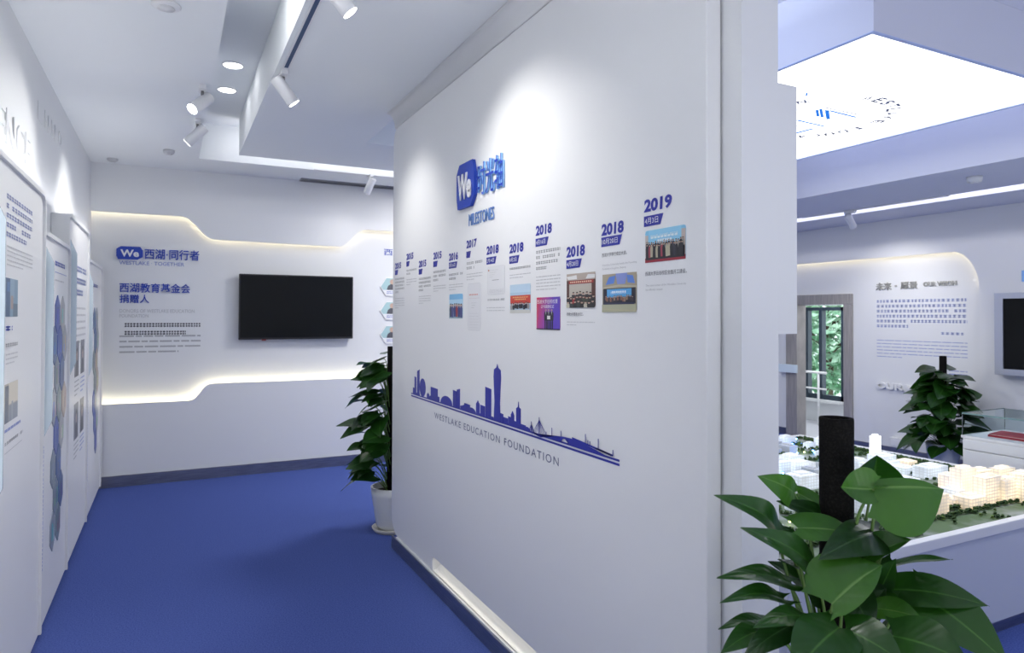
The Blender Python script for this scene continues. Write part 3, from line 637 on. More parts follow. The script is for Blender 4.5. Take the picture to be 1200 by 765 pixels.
# ================================================================== LEFT WALL BOARDS
BY = [1.2, 3.985, 4.92, 5.98, 7.14]
def zat(px, py, y): return at(px, py, 1, y).z
BT = [2.20, 2.02, 2.23, 2.03]
def board(i, label, fin, rim_r=.08):
    y0, y1, zt_ = BY[i]+.012, BY[i+1]-.004, BT[i]
    e = empty('exhibition_board', (XB-.05, y0, 0), label, 'display board', 'tall boards along the left wall')
    q = [(y0, .03), (y1, .03), (y1, zt_-rim_r)]+[(y1-rim_r+rim_r*math.cos(math.radians(a)), zt_-rim_r+rim_r*math.sin(math.radians(a))) for a in range(15, 91, 15)]+[(y0, zt_)]
    G().prism(q, (XW+.001, 0, 0), (0, 1, 0), (0, 0, 1), (1, 0, 0), XB-XW-.008).obj('board_body', PANEL, e)
    # raised edge strip running up the far side and along the top
    g = G(); wd_ = .022; inn = [(y1-wd_, .03), (y1-wd_, zt_-rim_r)]+[(y1-rim_r+(rim_r-wd_)*math.cos(math.radians(a)), zt_-rim_r+(rim_r-wd_)*math.sin(math.radians(a))) for a in range(15, 91, 15)]+[(y0, zt_-wd_)]
    out = [(y1, .03), (y1, zt_-rim_r)]+[(y1-rim_r+rim_r*math.cos(math.radians(a)), zt_-rim_r+rim_r*math.sin(math.radians(a))) for a in range(15, 91, 15)]+[(y0, zt_)]
    for k in range(len(out)-1):
        g.prism([inn[k], out[k], out[k+1], inn[k+1]], (XB-.007, 0, 0), (0, 1, 0), (0, 0, 1), (1, 0, 0), .013)
    g.obj('edge_strip', PANEL, e)
    box('plinth', XW+.001, XB-.02, y0, y1, 0, .03, DARKV, e)
    if fin:
        z0, z1, dp, yo = fin; yf = y0+yo
        G().prism([(0, z0-.09), (0, z1+.09), (dp, z1), (dp, z0)], (XB-.002, yf, 0), (1, 0, 0), (0, 0, 1), (0, 1, 0), .012).obj('side_fin', ACRYL, e)
    return e
fx = at(8, 330, 0, XB+.05)
b1 = board(0, 'nearest left wall board, tall, with text and two photographs', None)
yfin = fx.y-.02
G().prism([(0, .87), (0, 2.05), (.05, 1.93), (.05, 1.0)], (XB-.002, yfin, 0), (1, 0, 0), (0, 0, 1), (0, 1, 0), .012).obj('side_fin', ACRYL, b1)
b2 = board(1, 'second left wall board, shorter, with a cascade of hexagonal photos', (1.07, 1.86, .038, .0))
b3 = board(2, 'third left wall board, tall, with four portrait photographs', (1.30, 1.98, .036, .0))
b4 = board(3, 'farthest left wall board, short, with small hexagonal photos near the corner', (1.2, 1.85, .03, .0))
def L1(px, py): return at(px, py, 0, XB)
def zl(px, py): return L1(px, py).z
XF = XB-.0068
def lpos(y, z): return (XF, y, z)
def pgen(cols, n, seed):
    rnd = random.Random(seed); p = [(cols[0], []), (cols[1], rect(0, 0, 1, .45))]
    for i in range(n): a = rnd.uniform(.1, .8); h = rnd.uniform(.3, .8); p.append((tuple(c*rnd.uniform(.6, 1.3) for c in cols[2]), rect(a, 0, a+rnd.uniform(.06, .16), h)))
    return p
# board 1 content, placed by measured columns and rows
def lrow(kind, name, px0, px1, r0, r1, *a, **k):
    A = L1(px0, r0); B_ = L1(px0, r1); wdt = L1(px1, 380).y-L1(px0, 380).y
    if kind == 'pic': return picture(name, (XF, A.y, B_.z), LW, wdt, A.z-B_.z, a[0], b1, rad=.01)
    f = dashes if kind == 'dash' else thinlines
    return f(name, (XF, A.y, A.z), LW, wdt, A.z-B_.z, a[0], a[1], b1, **k)
lrow('dash', 'body_text', 10.5, 40, 225, 281, 5, BLUEP, last=.75, seed=3, cell=.05)
lrow('thin', 'body_text_small', 10.5, 40, 286, 313, 5, GREYL, last=.6, seed=4)
lrow('pic', 'photo_print', 9, 23, 325, 371, [((.24, .36, .46), []), ((.10, .16, .26), rect(0, 0, .35, 1)), ((.30, .42, .52), rect(.35, .5, .7, 1)), ((.40, .30, .26), rect(.42, .2, .6, .55)), ((.14, .20, .26), rect(.6, 0, 1, .35)), ((.12, .22, .40), rect(.1, .65, .35, .9))])
lrow('dash', 'name_text', 9, 17, 381, 392, 1, BLUE, seed=6, cell=.10, last=1)
lrow('dash', 'role_text', 9, 23, 402, 410, 1, GREYV, seed=7, cell=.04, last=1)
lrow('thin', 'role_text_small', 9, 23, 414, 430, 3, GREYL, last=.7, seed=8)
lrow('pic', 'photo_print', 8, 23, 451, 497, [((.42, .40, .36), []), ((.66, .62, .52), rect(.25, .45, 1, 1)), ((.12, .15, .20), rect(0, 0, .28, .95)), ((.22, .26, .32), rect(.3, 0, 1, .42)), ((.30, .34, .38), rect(.5, .0, .62, .5))])
lrow('thin', 'name_text', 7.5, 26, 503, 510, 1, BLUEP, last=1, seed=10, k=.5)
lrow('dash', 'role_text', 7.5, 29, 519, 526, 1, GREYV, seed=11, cell=.04, last=1)
lrow('thin', 'role_text_small', 7.5, 28, 531, 535, 1, GREYL, last=1, seed=12)
def vert_marks(y, z0, z1, e, seed):
    rnd = random.Random(seed); g = G(); z = z1
    while z > z0:
        h = rnd.uniform(.008, .02); g.add([(XB+.0065, y, z), (XB+.0065, y+.013, z), (XB+.0065, y+.013, z-h), (XB+.0065, y, z-h)], [(0, 3, 2, 1)]); z -= h+.008
    g.obj('edge_print', BLUEP, e)
vert_marks(BY[1]-.024, .35, .95, b1, 1); vert_marks(BY[3]-.024, .35, .95, b3, 2)
# hex photo mosaics
def hexpic(y, z, r, col, e, seed):
    rnd = random.Random(seed); pts = [(y+r*.87*math.cos(math.radians(a)), z+r*math.sin(math.radians(a))) for a in range(30, 390, 60)]
    vs = [(XF+.004, a, b) for a, b in pts]+[(XF-.002, a, b) for a, b in pts]
    fs = [tuple(range(6))]+[(i, (i+1) % 6, 6+(i+1) % 6, 6+i)[::-1] for i in range(6)]; cols = [col]*7
    for k in range(3):
        a0 = y+rnd.uniform(-.5, .3)*r; w_ = rnd.uniform(.15, .35)*r; h0 = z-r*.45; h1 = h0+rnd.uniform(.4, .9)*r; b = len(vs)
        vs += [(XF+.0045+.0002*k, a0, h0), (XF+.0045+.0002*k, a0+w_, h0), (XF+.0045+.0002*k, a0+w_, h1), (XF+.0045+.0002*k, a0, h1)]; fs.append((b, b+1, b+2, b+3)); cols.append(tuple(c*rnd.uniform(.35, 1.7) for c in col))
    me = bpy.data.meshes.new('hexagon_photo'); me.from_pydata(vs, [], fs); me.materials.append(PRINT); ca = me.color_attributes.new('Col', 'FLOAT_COLOR', 'CORNER'); i = 0
    for p, c in zip(me.polygons, cols):
        for _ in p.vertices: ca.data[i].color = (*c, 1); i += 1
    link(bpy.data.objects.new('hexagon_photo', me), e)
HC = [(.10, .16, .34), (.30, .33, .38), (.45, .46, .48), (.22, .27, .34), (.50, .42, .36), (.10, .14, .40), (.35, .38, .42), (.20, .26, .28), (.42, .44, .50)]
def mosaic(e, y0, dz, cells, r):
    for k, (c, rr) in enumerate(cells):
        hexpic(y0+c*r*1.80, dz-rr*r*1.56, r, HC[int(k*4+c*2) % 9], e, k+int(y0*10))
dashes('heading', lpos(4.36, 1.90), LW, .42, .05, 1, BLUE, b2, seed=21, cell=.05, last=1)
box('heading_rule', XF, XF+.001, 4.36, 4.80, 1.832, 1.836, BLUEP, b2); thinlines('subheading', lpos(4.36, 1.80), LW, .34, .03, 1, GREYL, b2, last=1, seed=22)
mosaic(b2, 4.36, 1.60, [(0, 1), (.5, 0), (1.5, 0), (1, 1), (2, 1), (.5, 2), (1.5, 2), (0, 3), (1, 3), (2, 3), (.5, 4), (1.5, 4), (0, 5), (1, 5), (.5, 6), (1.5, 6), (0, 7), (1, 7)], .108)
dashes('body_text', lpos(5.25, 1.94), LW, .60, .24, 3, BLUEP, b3, last=.7, seed=23, cell=.04); thinlines('body_text_small', lpos(5.25, 1.66), LW, .60, .28, 6, GREYL, b3, last=.7, seed=24)
for r_, z_ in enumerate((1.18, .76)):
    for c_, y_ in enumerate((5.25, 5.58)):
        picture('portrait_photo', lpos(y_, z_), LW, .22, .24, [((.20, .21, .24), []), ((.05, .05, .07), [(.15, 0), (.85, 0), (.75, .38), (.58, .46), (.42, .46), (.25, .38)]), ((.42, .32, .27), disc(.5, .60, .17, .95)), ((.03, .03, .03), [(.33, .62), (.36, .78), (.5, .84), (.64, .78), (.67, .62), (.5, .74)])], b3, rad=.01)
        thinlines('portrait_caption', lpos(y_, z_-.02), LW, .24, .12, 4, BLUEP if c_ else GREYV, b3, last=.6, seed=30+c_+r_)
dashes('heading', lpos(6.40, 1.86), LW, .36, .05, 1, BLUE, b4, seed=25, cell=.05, last=1)
mosaic(b4, 6.50, 1.55, [(0, 0), (1, 0), (.5, 1), (1.5, 1), (0, 2), (1, 2), (.5, 3), (1.5, 3), (0, 4), (1, 4), (.5, 5), (1.5, 5), (1, 6)], .11)
# raised white lettering above the boards
wl = empty('wall_lettering', (XW, 3.0, 2.3), 'white raised capital letters on the white left wall above the boards', 'wall sign')
ya = at(0, 125, 0, XW).y; yb_ = at(34, 172, 0, XW).y
text('raised_letter', 'SCIENCE', (XW+.0, yb_-1.15, 2.36), LW, 1.15, .16, WALL, wl, bold=.02, ext=.007)
for k, (px, py) in enumerate(((44, 128), (52, 139), (60, 150), (68, 160))):
    p = at(px, py, 0, XW); text('raised_letter', 'INNO'[k], (XW, p.y, p.z-.05), LW, .14, .1, WALL, wl, ext=.003)

# ================================================================== BACK WALL
def B1(px, py, y=Y2): return at(px, py, 1, y)
tvp = empty('television', tuple(B1(347, 398, YB)), 'black wall-mounted television on the glowing back wall', 'television')
tl, br_ = at(280.4, 320, 1, YB), at(413.5, 398, 1, YB); z0, z1 = at(347, 397.4, 1, YB).z, at(347, 322.5, 1, YB).z
bev(box('housing', tl.x, br_.x, YB, YB+.045, z0, z1, BLACKP, tvp), .004)
box('screen', tl.x+.012, br_.x-.012, YB-.002, YB+.001, z0+.02, z1-.012, BLACKG, tvp); box('wall_bracket', tl.x+.3, br_.x-.3, YB+.045, Y2-.001, z0+.15, z1-.15, STEEL, tvp)
G().tube([(tl.x+.22, YB+.005, z0-.004), (tl.x+.26, YB+.005, z0-.004)], .007, 8).obj('sensor', mat('sensor_red', (.3, .05, .05), .4), tvp)
ds = empty('donor_lettering', tuple(B1(140, 410)), 'blue donor heading with the We badge on the back wall, left of the television', 'wall sign')
def bt(nm, s, px0, py0, px1, py1, m, ext=.0, bold=.02, **k):
    """text whose box is px0..px1, top py0 / bottom py1 measured at its middle column"""
    c = (px0+px1)/2; a_, b_ = B1(px0, (py0+py1)/2), B1(px1, (py0+py1)/2); z1_, z0_ = B1(c, py0).z, B1(c, py1).z
    return text(nm, s, (a_.x, Y2, z0_), BW, b_.x-a_.x, z1_-z0_, m, ds, bold=bold, ext=ext, **k)
a_, b_ = B1(136.5, 297), B1(167.5, 297); z1_, z0_ = B1(152, 289).z, B1(152, 304).z; sw = b_.x-a_.x; sh = z1_-z0_
G().prism([(x*sw, z*sh) for x, z in hexp], (a_.x, Y2-.001, z0_), *BW, .02).obj('badge', BLUE, ds)
text('badge_lettering', 'We', (a_.x+sw*.15, Y2-.021, z0_+sh*.2), BW, sw*.7, sh*.55, WHITEV, ds, bold=.03, ext=.006)
bt('title_lettering', '西湖·同行者', 169.5, 292.5, 233.5, 304.5, BLUE, .01, .03); bt('subtitle_lettering', 'WESTLAKE · TOGETHER', 139.5, 306.5, 216, 311, BLUEP, 0, .02)
bt('title_lettering', '西湖教育基金会', 140, 332, 223, 343, BLUE, .008, .03); bt('title_lettering', '捐赠人', 140, 345, 175, 355, BLUE, .008, .03)
bt('subtitle_lettering', 'DONORS OF WESTLAKE EDUCATION', 140, 362.3, 228, 366.5, GREYL, 0, .01); bt('subtitle_lettering', 'FOUNDATION', 140, 368, 174, 372, GREYL, 0, .01)
dashes('body_text', (B1(146, 378).x, Y2, B1(180, 377.5).z), BW, .66, .15, 2, DARKV, ds, last=.80, seed=41, cell=.026)
thinlines('body_text_small', (B1(140, 392).x, Y2, B1(180, 391.5).z), BW, .70, .20, 4, GREYV, ds, last=.72, seed=42)
# donor portraits in hexagons right of the television
hp = empty('donor_wall', tuple(B1(450, 400)), 'column of hexagonal teal portrait cards half hidden by the partition', 'wall display')
TEAL = mat('teal_print', (.42, .62, .64), .5); x0 = B1(445, 360).x
for k, py in enumerate((336, 364, 392)):
    zc = B1(455, py).z; r = .135
    for c_ in range(4):
        xc = x0+r+c_*.42
        pts = [(xc+r*math.cos(math.radians(a)), zc+r*.87*math.sin(math.radians(a))) for a in range(0, 360, 60)]
        h = G().prism([(a*1.0, b) for a, b in pts], (0, Y2-.001, 0), *BW, .012).obj('hexagon_card', WHITEV, hp)
        up_ = [(xc+(r-.01)*math.cos(math.radians(a)), zc+(r-.01)*.87*math.sin(math.radians(a))) for a in (0, 60, 120, 180)]+[(xc-(r-.01)*.8, zc-.035), (xc+(r-.01)*.8, zc-.035)]
        G().prism(up_, (0, Y2-.0132, 0), *BW, .001).obj('portrait_background', TEAL, h)
        G().prism([(xc-.06, zc-.035), (xc+.06, zc-.035), (xc+.045, zc+.01), (xc+.015, zc+.03), (xc-.015, zc+.03), (xc-.045, zc+.01)], (0, Y2-.0144, 0), *BW, .001).obj('portrait_jacket', DARKV, h)
        G().prism([(xc+.025*math.cos(t*.785), zc+.055+.03*math.sin(t*.785)) for t in range(8)], (0, Y2-.0146, 0), *BW, .001).obj('portrait_face', mat('skin_print', (.6, .42, .33), .5), h)
        thinlines('name_text', (xc-.06, Y2-.013, zc-.05), BW, .12, .035, 2, BLUE, h, seed=k*3+c_)
p = B1(450, 299); text('title_lettering', '西湖教育基金会', (p.x, Y2, p.z), BW, .75, .075, BLUE, hp, bold=.02)

# ================================================================== TRACK LIGHTS
def spotlight(base, d, label, power, size, blend, ln_=.17, r=.036, drop=.085, col=(1, .97, .92), group='white track spotlights'):
    base = Vector(base); d = Vector(d).normalized(); e = empty('track_spotlight', tuple(base), label, 'spotlight', group)
    bev(box('track_adapter', base.x-.018, base.x+.018, base.y-.06, base.y+.06, base.z-.028, base.z-.001, LAMPW, e), .003)
    piv = base+Vector((0, 0, -drop)); G().tube([base+Vector((0, 0, -.028)), piv], .009, 10).obj('stem', STEEL, e, True)
    c = piv+Vector((0, 0, -.012)); a = c-d*ln_*.42; b = c+d*ln_*.58
    g = G().tube([a, a+d*.004, b-d*.004, b], [r*.9, r, r, r*.96], 20); g.obj('lamp_head', LAMPW, e, True).data.polygons[-1].use_smooth = False
    G().tube([b-d*.002, b+d*.001], r*.88, 20).obj('lamp_lens', LAMPE, e)
    spot('track_or_fill_lamp', b+d*.012, d, power, size, blend, col, .02).parent = e
    e.children[-1].matrix_parent_inverse = e.matrix_world.inverted()
    return e
TX = .575
tr = struct(empty('trim_7', (TX, 1.5, CE)))
box('track_channel', TX-.02, TX+.02, -2.5, 4.25, CE-.006, CE-.0005, LAMPW, tr); box('track_slot', TX-.010, TX+.010, -2.5, 3.92, CE-.0075, CE-.006, DARKS, tr)
spotlight((TX+.01, 2.72, CE), (.70, -.10, -.84), 'white track spotlight cut by the top edge of the picture', 16, 90, 1.0)
spotlight((TX+.0, 4.02, CE), (.66, .0, -.84), 'white track spotlight at the far end of the dark track slot', 13, 84, 1.0)
spotlight((.165, 4.50, CE), (-.60, -.50, -.66), 'white spotlight left of the ceiling channel with its lens showing', 13, 90, 1.0)
spot('track_or_fill_lamp', (.165, 3.0, 2.85), (-.60, .1, -1.0), 7, 96, 1); spot('track_or_fill_lamp', (.165, 1.8, 2.85), (-.60, .2, -1.0), 24, 100, 1)  # bare spots without fixtures, added to brighten the left boards
spotlight((.165, 5.30, CE), (-.70, .25, -.72), 'white spotlight left of the channel pointing away, below its neighbour', 18, 76, 1.0)
q = at(434, 208, 2, CE-.03); box('far_track', q.x-.55, 4.1, q.y-.03, q.y+.03, CE-.012, CE-.0005, LAMPW, tr)
spotlight((q.x, q.y, CE-.005), (-.25, .55, -.80), 'white spotlight hanging near the far ceiling channel beside the partition', 1.6, 100, 1.0)
q = at(1001, 250, 2, CR-.03); tr2 = struct(empty('trim_8', (q.x, q.y, CR))); box('room_track', V0-.03, V0-.001, q.y-1.0, q.y+.6, CR-.010, CR-.0005, LAMPW, tr2)
spotlight((V0-.018, q.y, CR-.009), (.75, .10, -.75), 'white spotlight in the model room aimed at the lettered wall', 15, 90, 1)
spotlight((V0-.020, q.y-2.2, CR-.0), (.75, .10, -.75), 'white spotlight in the model room out past the right edge', 16, 80, .9)
for lx_, ly_ in ((5.3*RS+.55, 1.2), (5.3*RS+.55, 6.2)): area('room_fill', (lx_, ly_, CR-.01), .14, 9, (.95, .97, 1.0))  # supplementary fill added out of view for the model room

# ================================================================== RIGHT WALL CONTENT
def R1(px, py, x=RI): return at(px, py, 0, x)
vs_ = empty('vision_lettering', tuple(R1(1080, 460)), 'grey and blue lettering on the right wall headed OUR VISION', 'wall sign')
def rt(nm, s, px0, py0, px1, py1, m, ext=.0, bold=.02):
    c = (px0+px1)/2; a_, b_ = R1(px0, (py0+py1)/2), R1(px1, (py0+py1)/2); z1_, z0_ = R1(c, py0).z, R1(c, py1).z
    return text(nm, s, (RI, a_.y, z0_), PW, a_.y-b_.y, z1_-z0_, m, vs_, bold=bold, ext=ext)
rt('title_lettering', '未来', 1027, 331, 1045, 340, SILVER, .015, .05); rt('title_lettering', '·', 1049, 334, 1051.5, 336, SILVER, .012, .05); rt('title_lettering', '愿景', 1056, 330, 1075.5, 338.5, SILVER, .015, .05)
rt('title_lettering', 'OUR VISION', 1082.5, 329.5, 1121.5, 335, SILVER, .012, .04)
rt('raised_lettering', 'OUR VISION', 1028, 451, 1112, 459, PANEL, .03, .05)
pa = R1(1027.5, 351); pb = R1(1133.5, 351); pz = R1(1080, 350).z; pz2 = R1(1080, 386.5).z
dashes('quote_text', (RI, pa.y, pz), PW, pa.y-pb.y, pz-pz2, 6, BLUEP, vs_, last=.38, seed=51, cell=.045)
pa2 = R1(1097, 390); dashes('signature_text', (RI, pa2.y, R1(1115, 389).z), PW, pa2.y-pb.y, .05, 1, BLUEP, vs_, last=1, seed=52, cell=.045)
thinlines('quote_text_small', (RI, pa.y, R1(1080, 399).z), PW, pa.y-pb.y, R1(1080, 399).z-R1(1080, 423).z, 6, BLUEP, vs_, last=.30, seed=53, k=.2)
thinlines('quote_text_small', (RI, R1(1112, 433).y, R1(1112, 433).z), PW, R1(1112, 433).y-pb.y, .07, 2, BLUEP, vs_, last=1, seed=54, k=.25)
so = R1(1051, 512); bx = at(1052, 512, 0, RI)
ob = empty('wall_socket_box', (RI, bx.y, .12), 'small white socket box on the right wall beside the plant', 'socket'); z_ = .12
bev(box('box_body', RI-.06, RI-.001, bx.y-.10, bx.y+.06, z_-.02, z_+.09, PANEL, ob), .004); box('cover_plate', RI-.064, RI-.06, bx.y-.08, bx.y+.04, z_, z_+.07, WHITEV, ob)
# framed screen on the right wall
f0 = at(1166, 343.5, 0, R-.1); f1 = at(1166, 438.5, 0, R-.1)
ts = empty('framed_screen', (R, f0.y-.6, f1.z), 'black screen in a thick silver frame at the right edge', 'screen'); SILF = mat('silver_frame', (.50, .53, .62), .4, .6)
yL, yRr, zT, zBm = f0.y, f0.y-1.75, f0.z, f1.z
box('housing', R-.1, R-.001, yRr, yL, zBm, zT, SILF, ts)
t = .075
G().box(R-.115, R-.1, yL-t, yL, zBm, zT).box(R-.115, R-.1, yRr, yRr+t, zBm, zT).box(R-.115, R-.1, yRr+t, yL-t, zT-t*.75, zT).box(R-.115, R-.1, yRr+t, yL-t, zBm, zBm+t*.8).obj('frame', SILF, ts)
box('screen', R-.103, R-.1005, yRr+t, yL-t, zBm+t*.8, zT-t*.75, BLACKG, ts)
p = at(1198, 330, 0, R); wsn = tag(box('blue_sign', R-.012, R-.001, p.y-.25, p.y, p.z, p.z+.11, BLUEL), 'small blue sign plate above the framed screen at the right edge', 'sign')

# ================================================================== DISPLAY CABINET (white drawers, glass case)
cz = .74; c0 = at(1131, 509, 2, cz); c1 = at(1200, 521.5, 2, cz); cxl = (c0.x+c1.x)/2
cb = empty('display_cabinet', (cxl+.3, c0.y-.8, 0), 'white drawer cabinet with a glass case on top, beyond the city model', 'cabinet')
cy0, cy1 = c0.y-1.7, c0.y; cx1 = cxl+.55
bev(box('cabinet_body', cxl+.006, cx1, cy0, cy1, .03, cz-.02, PANEL, cb), .003); bev(box('cabinet_top', cxl, cx1+.01, cy0-.01, cy1+.01, cz-.02, cz, PANEL, cb), .003)
for k in range(2):
    for j in range(2): 
        d_ = bev(box('drawer', cxl-.012, cxl+.006, cy0+.01+j*.845, cy0+.845+j*.845-.0, cz-.095-(0 if not k else .57), cz-.026-(0 if not k else .075), PANEL, cb), .003)
gz = at(1126, 483, 0, cxl).z
G().box(cxl, cx1, cy0, cy1, gz-.008, gz).obj('glass_top', GLASS, cb); G().box(cxl, cxl+.006, cy0, cy1, cz, gz-.008).obj('glass_side', GLASS, cb)
G().box(cxl+.006, cx1, cy1-.006, cy1, cz, gz-.008).obj('glass_end', GLASS, cb); G().box(cxl-.002, cxl, cy0, cy1, gz-.009, gz+.001).box(cxl, cx1, cy1, cy1+.002, gz-.009, gz+.001).obj('glass_edge', GLASSE, cb)
box('back_glass', cx1-.006, cx1, cy0, cy1-.01, cz, gz-.008, GLASS, cb)
bk = empty('red_folder', (cxl+.2, cy1-.25, cz), 'dark red folder lying inside the glass case', 'folder')
G().prism([(0, 0), (.24, .05), (.24, .33), (0, .30)], (cxl+.10, cy1-.42, cz+.001), (1, 0, 0), (0, 1, 0), (0, 0, 1), .014).obj('cover', RED, bk); box('pages', cxl+.11, cxl+.33, cy1-.36, cy1-.13, cz+.0151, cz+.018, PAPER, bk); G().prism([(.01, .005), (.23, .055), (.23, .325), (.01, .295)], (cxl+.10, cy1-.42, cz+.0181), (1, 0, 0), (0, 1, 0), (0, 0, 1), .004).obj('cover', RED, bk)
bp_ = empty('white_booklet', (cxl+.1, cy1-.7, cz), 'open white booklet inside the glass case beside the red folder', 'booklet')
for k in (0, 1): G().prism([(0, 0), (.17, .01), (.17, .2), (0, .19)], (cxl+.06+.175*k, cy1-.72, cz+.001), (1, 0, 0), (0, 1, 0), (0, 0, 1), .008).obj('page_block', PAPER, bp_)

# ================================================================== CITY MODEL ON ITS TABLE
TZ, TX0, TX1, TY0, TY1 = .561, 2.25, 5.02, 1.925, 4.16
tb = empty('city_model_table', ((TX0+TX1)/2, (TY0+TY1)/2, 0), 'low white table carrying an illuminated model of a city campus', 'model table')
rimw = .045
G().box(TX0+.01, TX1-.01, TY0+.01, TY1-.01, .07, TZ-.05).obj('table_body', mat('table_side', (.60, .63, .71), .45), tb)
bev(G().box(TX0, TX1, TY0, TY0+rimw, TZ-.05, TZ).box(TX0, TX1, TY1-rimw, TY1, TZ-.05, TZ).box(TX0, TX0+rimw, TY0+rimw, TY1-rimw, TZ-.05, TZ).box(TX1-rimw, TX1, TY0+rimw, TY1-rimw, TZ-.05, TZ).obj('table_rim', PANEL, tb), .004)
box('plinth', TX0+.03, TX1-.03, TY0+.03, TY1-.03, 0, .07, STEEL, tb)
GZ = TZ-.018
GROUND = mat('model_ground', (.30, .33, .30), .7, noise=(5, (.10, .17, .07), .42, .62))
box('model_ground', TX0+rimw, TX1-rimw, TY0+rimw, TY1-rimw, GZ-.02, GZ, GROUND, tb)
def lit(name, col, st, line):
    m = mat(name, (.7, .7, .68), .4, emit=col, estr=st); nt = m.node_tree; b = nt.nodes['Principled BSDF']
    tc = nt.nodes.new('ShaderNodeTexCoord'); sp2 = nt.nodes.new('ShaderNodeSeparateXYZ'); nt.links.new(tc.outputs['Object'], sp2.inputs[0])
    def band(out, sc_, th):
        a = nt.nodes.new('ShaderNodeMath'); a.operation = 'MULTIPLY'; a.inputs[1].default_value = sc_; nt.links.new(out, a.inputs[0])
        f = nt.nodes.new('ShaderNodeMath'); f.operation = 'FRACT'; nt.links.new(a.outputs[0], f.inputs[0])
        c = nt.nodes.new('ShaderNodeMath'); c.operation = 'GREATER_THAN'; c.inputs[1].default_value = th; nt.links.new(f.outputs[0], c.inputs[0]); return c.outputs[0]
    z = band(sp2.outputs['Z'], 55, .28); ad = nt.nodes.new('ShaderNodeMath'); ad.operation = 'ADD'; nt.links.new(sp2.outputs['X'], ad.inputs[0]); nt.links.new(sp2.outputs['Y'], ad.inputs[1])
    h = band(ad.outputs[0], 40, .22); mu = nt.nodes.new('ShaderNodeMath'); mu.operation = 'MULTIPLY'; nt.links.new(z, mu.inputs[0]); nt.links.new(h, mu.inputs[1])
    no = nt.nodes.new('ShaderNodeTexNoise'); no.inputs['Scale'].default_value = 9; nt.links.new(tc.outputs['Object'], no.inputs['Vector'])
    mr = nt.nodes.new('ShaderNodeMapRange'); mr.inputs['To Min'].default_value = st*line; mr.inputs['To Max'].default_value = st; nt.links.new(mu.outputs[0], mr.inputs['Value'])
    m2 = nt.nodes.new('ShaderNodeMath'); m2.operation = 'MULTIPLY'; nt.links.new(mr.outputs[0], m2.inputs[0]); n3 = nt.nodes.new('ShaderNodeMapRange'); n3.inputs['From Min'].default_value = .35; n3.inputs['From Max'].default_value = .65; n3.inputs['To Min'].default_value = .55; n3.inputs['To Max'].default_value = 1.25
    nt.links.new(no.outputs['Fac'], n3.inputs['Value']); nt.links.new(n3.outputs[0], m2.inputs[1]); nt.links.new(m2.outputs[0], b.inputs['Emission Strength']); return m
WARM = lit('model_block_warm', (1, .74, .42), .36, .35); COOL = lit('model_block_cool', (.70, .82, 1), .26, .3); WHT = lit('model_block_white', (.95, .97, 1), .7, .8)
rnd = random.Random(11)
def mblock(x, y, wx, wy, h, m, nm='model_building', roof=True):
    g = G().box(x-wx/2, x+wx/2, y-wy/2, y+wy/2, GZ, GZ+h)
    if roof: g.box(x-wx*.30, x+wx*.25, y-wy*.28, y+wy*.3, GZ+h, GZ+h+min(.012, h*.2))
    o = g.obj(nm, m, tb); return o
def pb(px0, px1, ptop, pbot, wy, m):
    """a model building whose near face spans px0..px1 with its foot at row pbot"""
    a_ = at(px0, pbot, 2, GZ); c_ = at(px1, pbot, 2, GZ); c = (a_+c_)/2; hgt = at((px0+px1)/2, ptop, 1, c.y).z-GZ
    wx = (at(px1, pbot, 1, c.y)-at(px0, pbot, 1, c.y)).x
    mblock(c.x, c.y+wy/2, wx*.86, wy, hgt, m); placed.append((c.x, c.y+wy/2, wx, wy))
placed = []
for a in ((1112.5, 1125, 557, 577), (1126, 1146, 549, 583), (1147, 1164, 551, 575), (1153.5, 1176, 559, 591), (1171.5, 1191.5, 549, 567), (1177, 1197, 562, 589), (1198, 1214, 555, 588), (1092, 1114, 580, 603)): pb(*a, .07, WARM)
for a in ((1118, 1134, 585, 594), (1137, 1158, 583, 597), (1085, 1091, 570, 590)): pb(*a, .10, WARM)
for a in ((1025, 1033, 511, 541), ): pb(*a, .045, WHT)
for a in ((1032, 1052, 534, 549), (1087, 1113, 547, 560), (1040, 1056, 541, 552), (924, 944, 535, 545), (913, 928, 541, 556), (936.5, 962, 557, 574), (930, 958, 543, 553), (1060, 1075, 548, 556), (1000, 1020, 560, 575), (1005, 1022, 540, 550), (1062, 1080, 562, 572), (905, 930, 575, 590), (1010, 1030, 585, 602), (1040, 1062, 575, 590)): pb(*a, .11, COOL)
for k in range(110):
    x, y = rnd.uniform(TX0+.12, TX1-.15), rnd.uniform(TY0+.38, TY1-.15); wx, wy = rnd.uniform(.05, .14), rnd.uniform(.05, .12)
    if any(abs(x-a)<(wx+c)/2+.01 and abs(y-b)<(wy+d)/2+.01 for a, b, c, d in placed): continue
    pxw = x*syw+y*cyw
    warm = (x-2.9) > (y-2.2)*1.2
    mblock(x, y, wx, wy, rnd.uniform(.02, .07), WARM if warm and rnd.random() < .45 else (COOL if rnd.random() < .6 else mat('model_block_plain', (.62, .64, .68), .5))); placed.append((x, y, wx, wy))
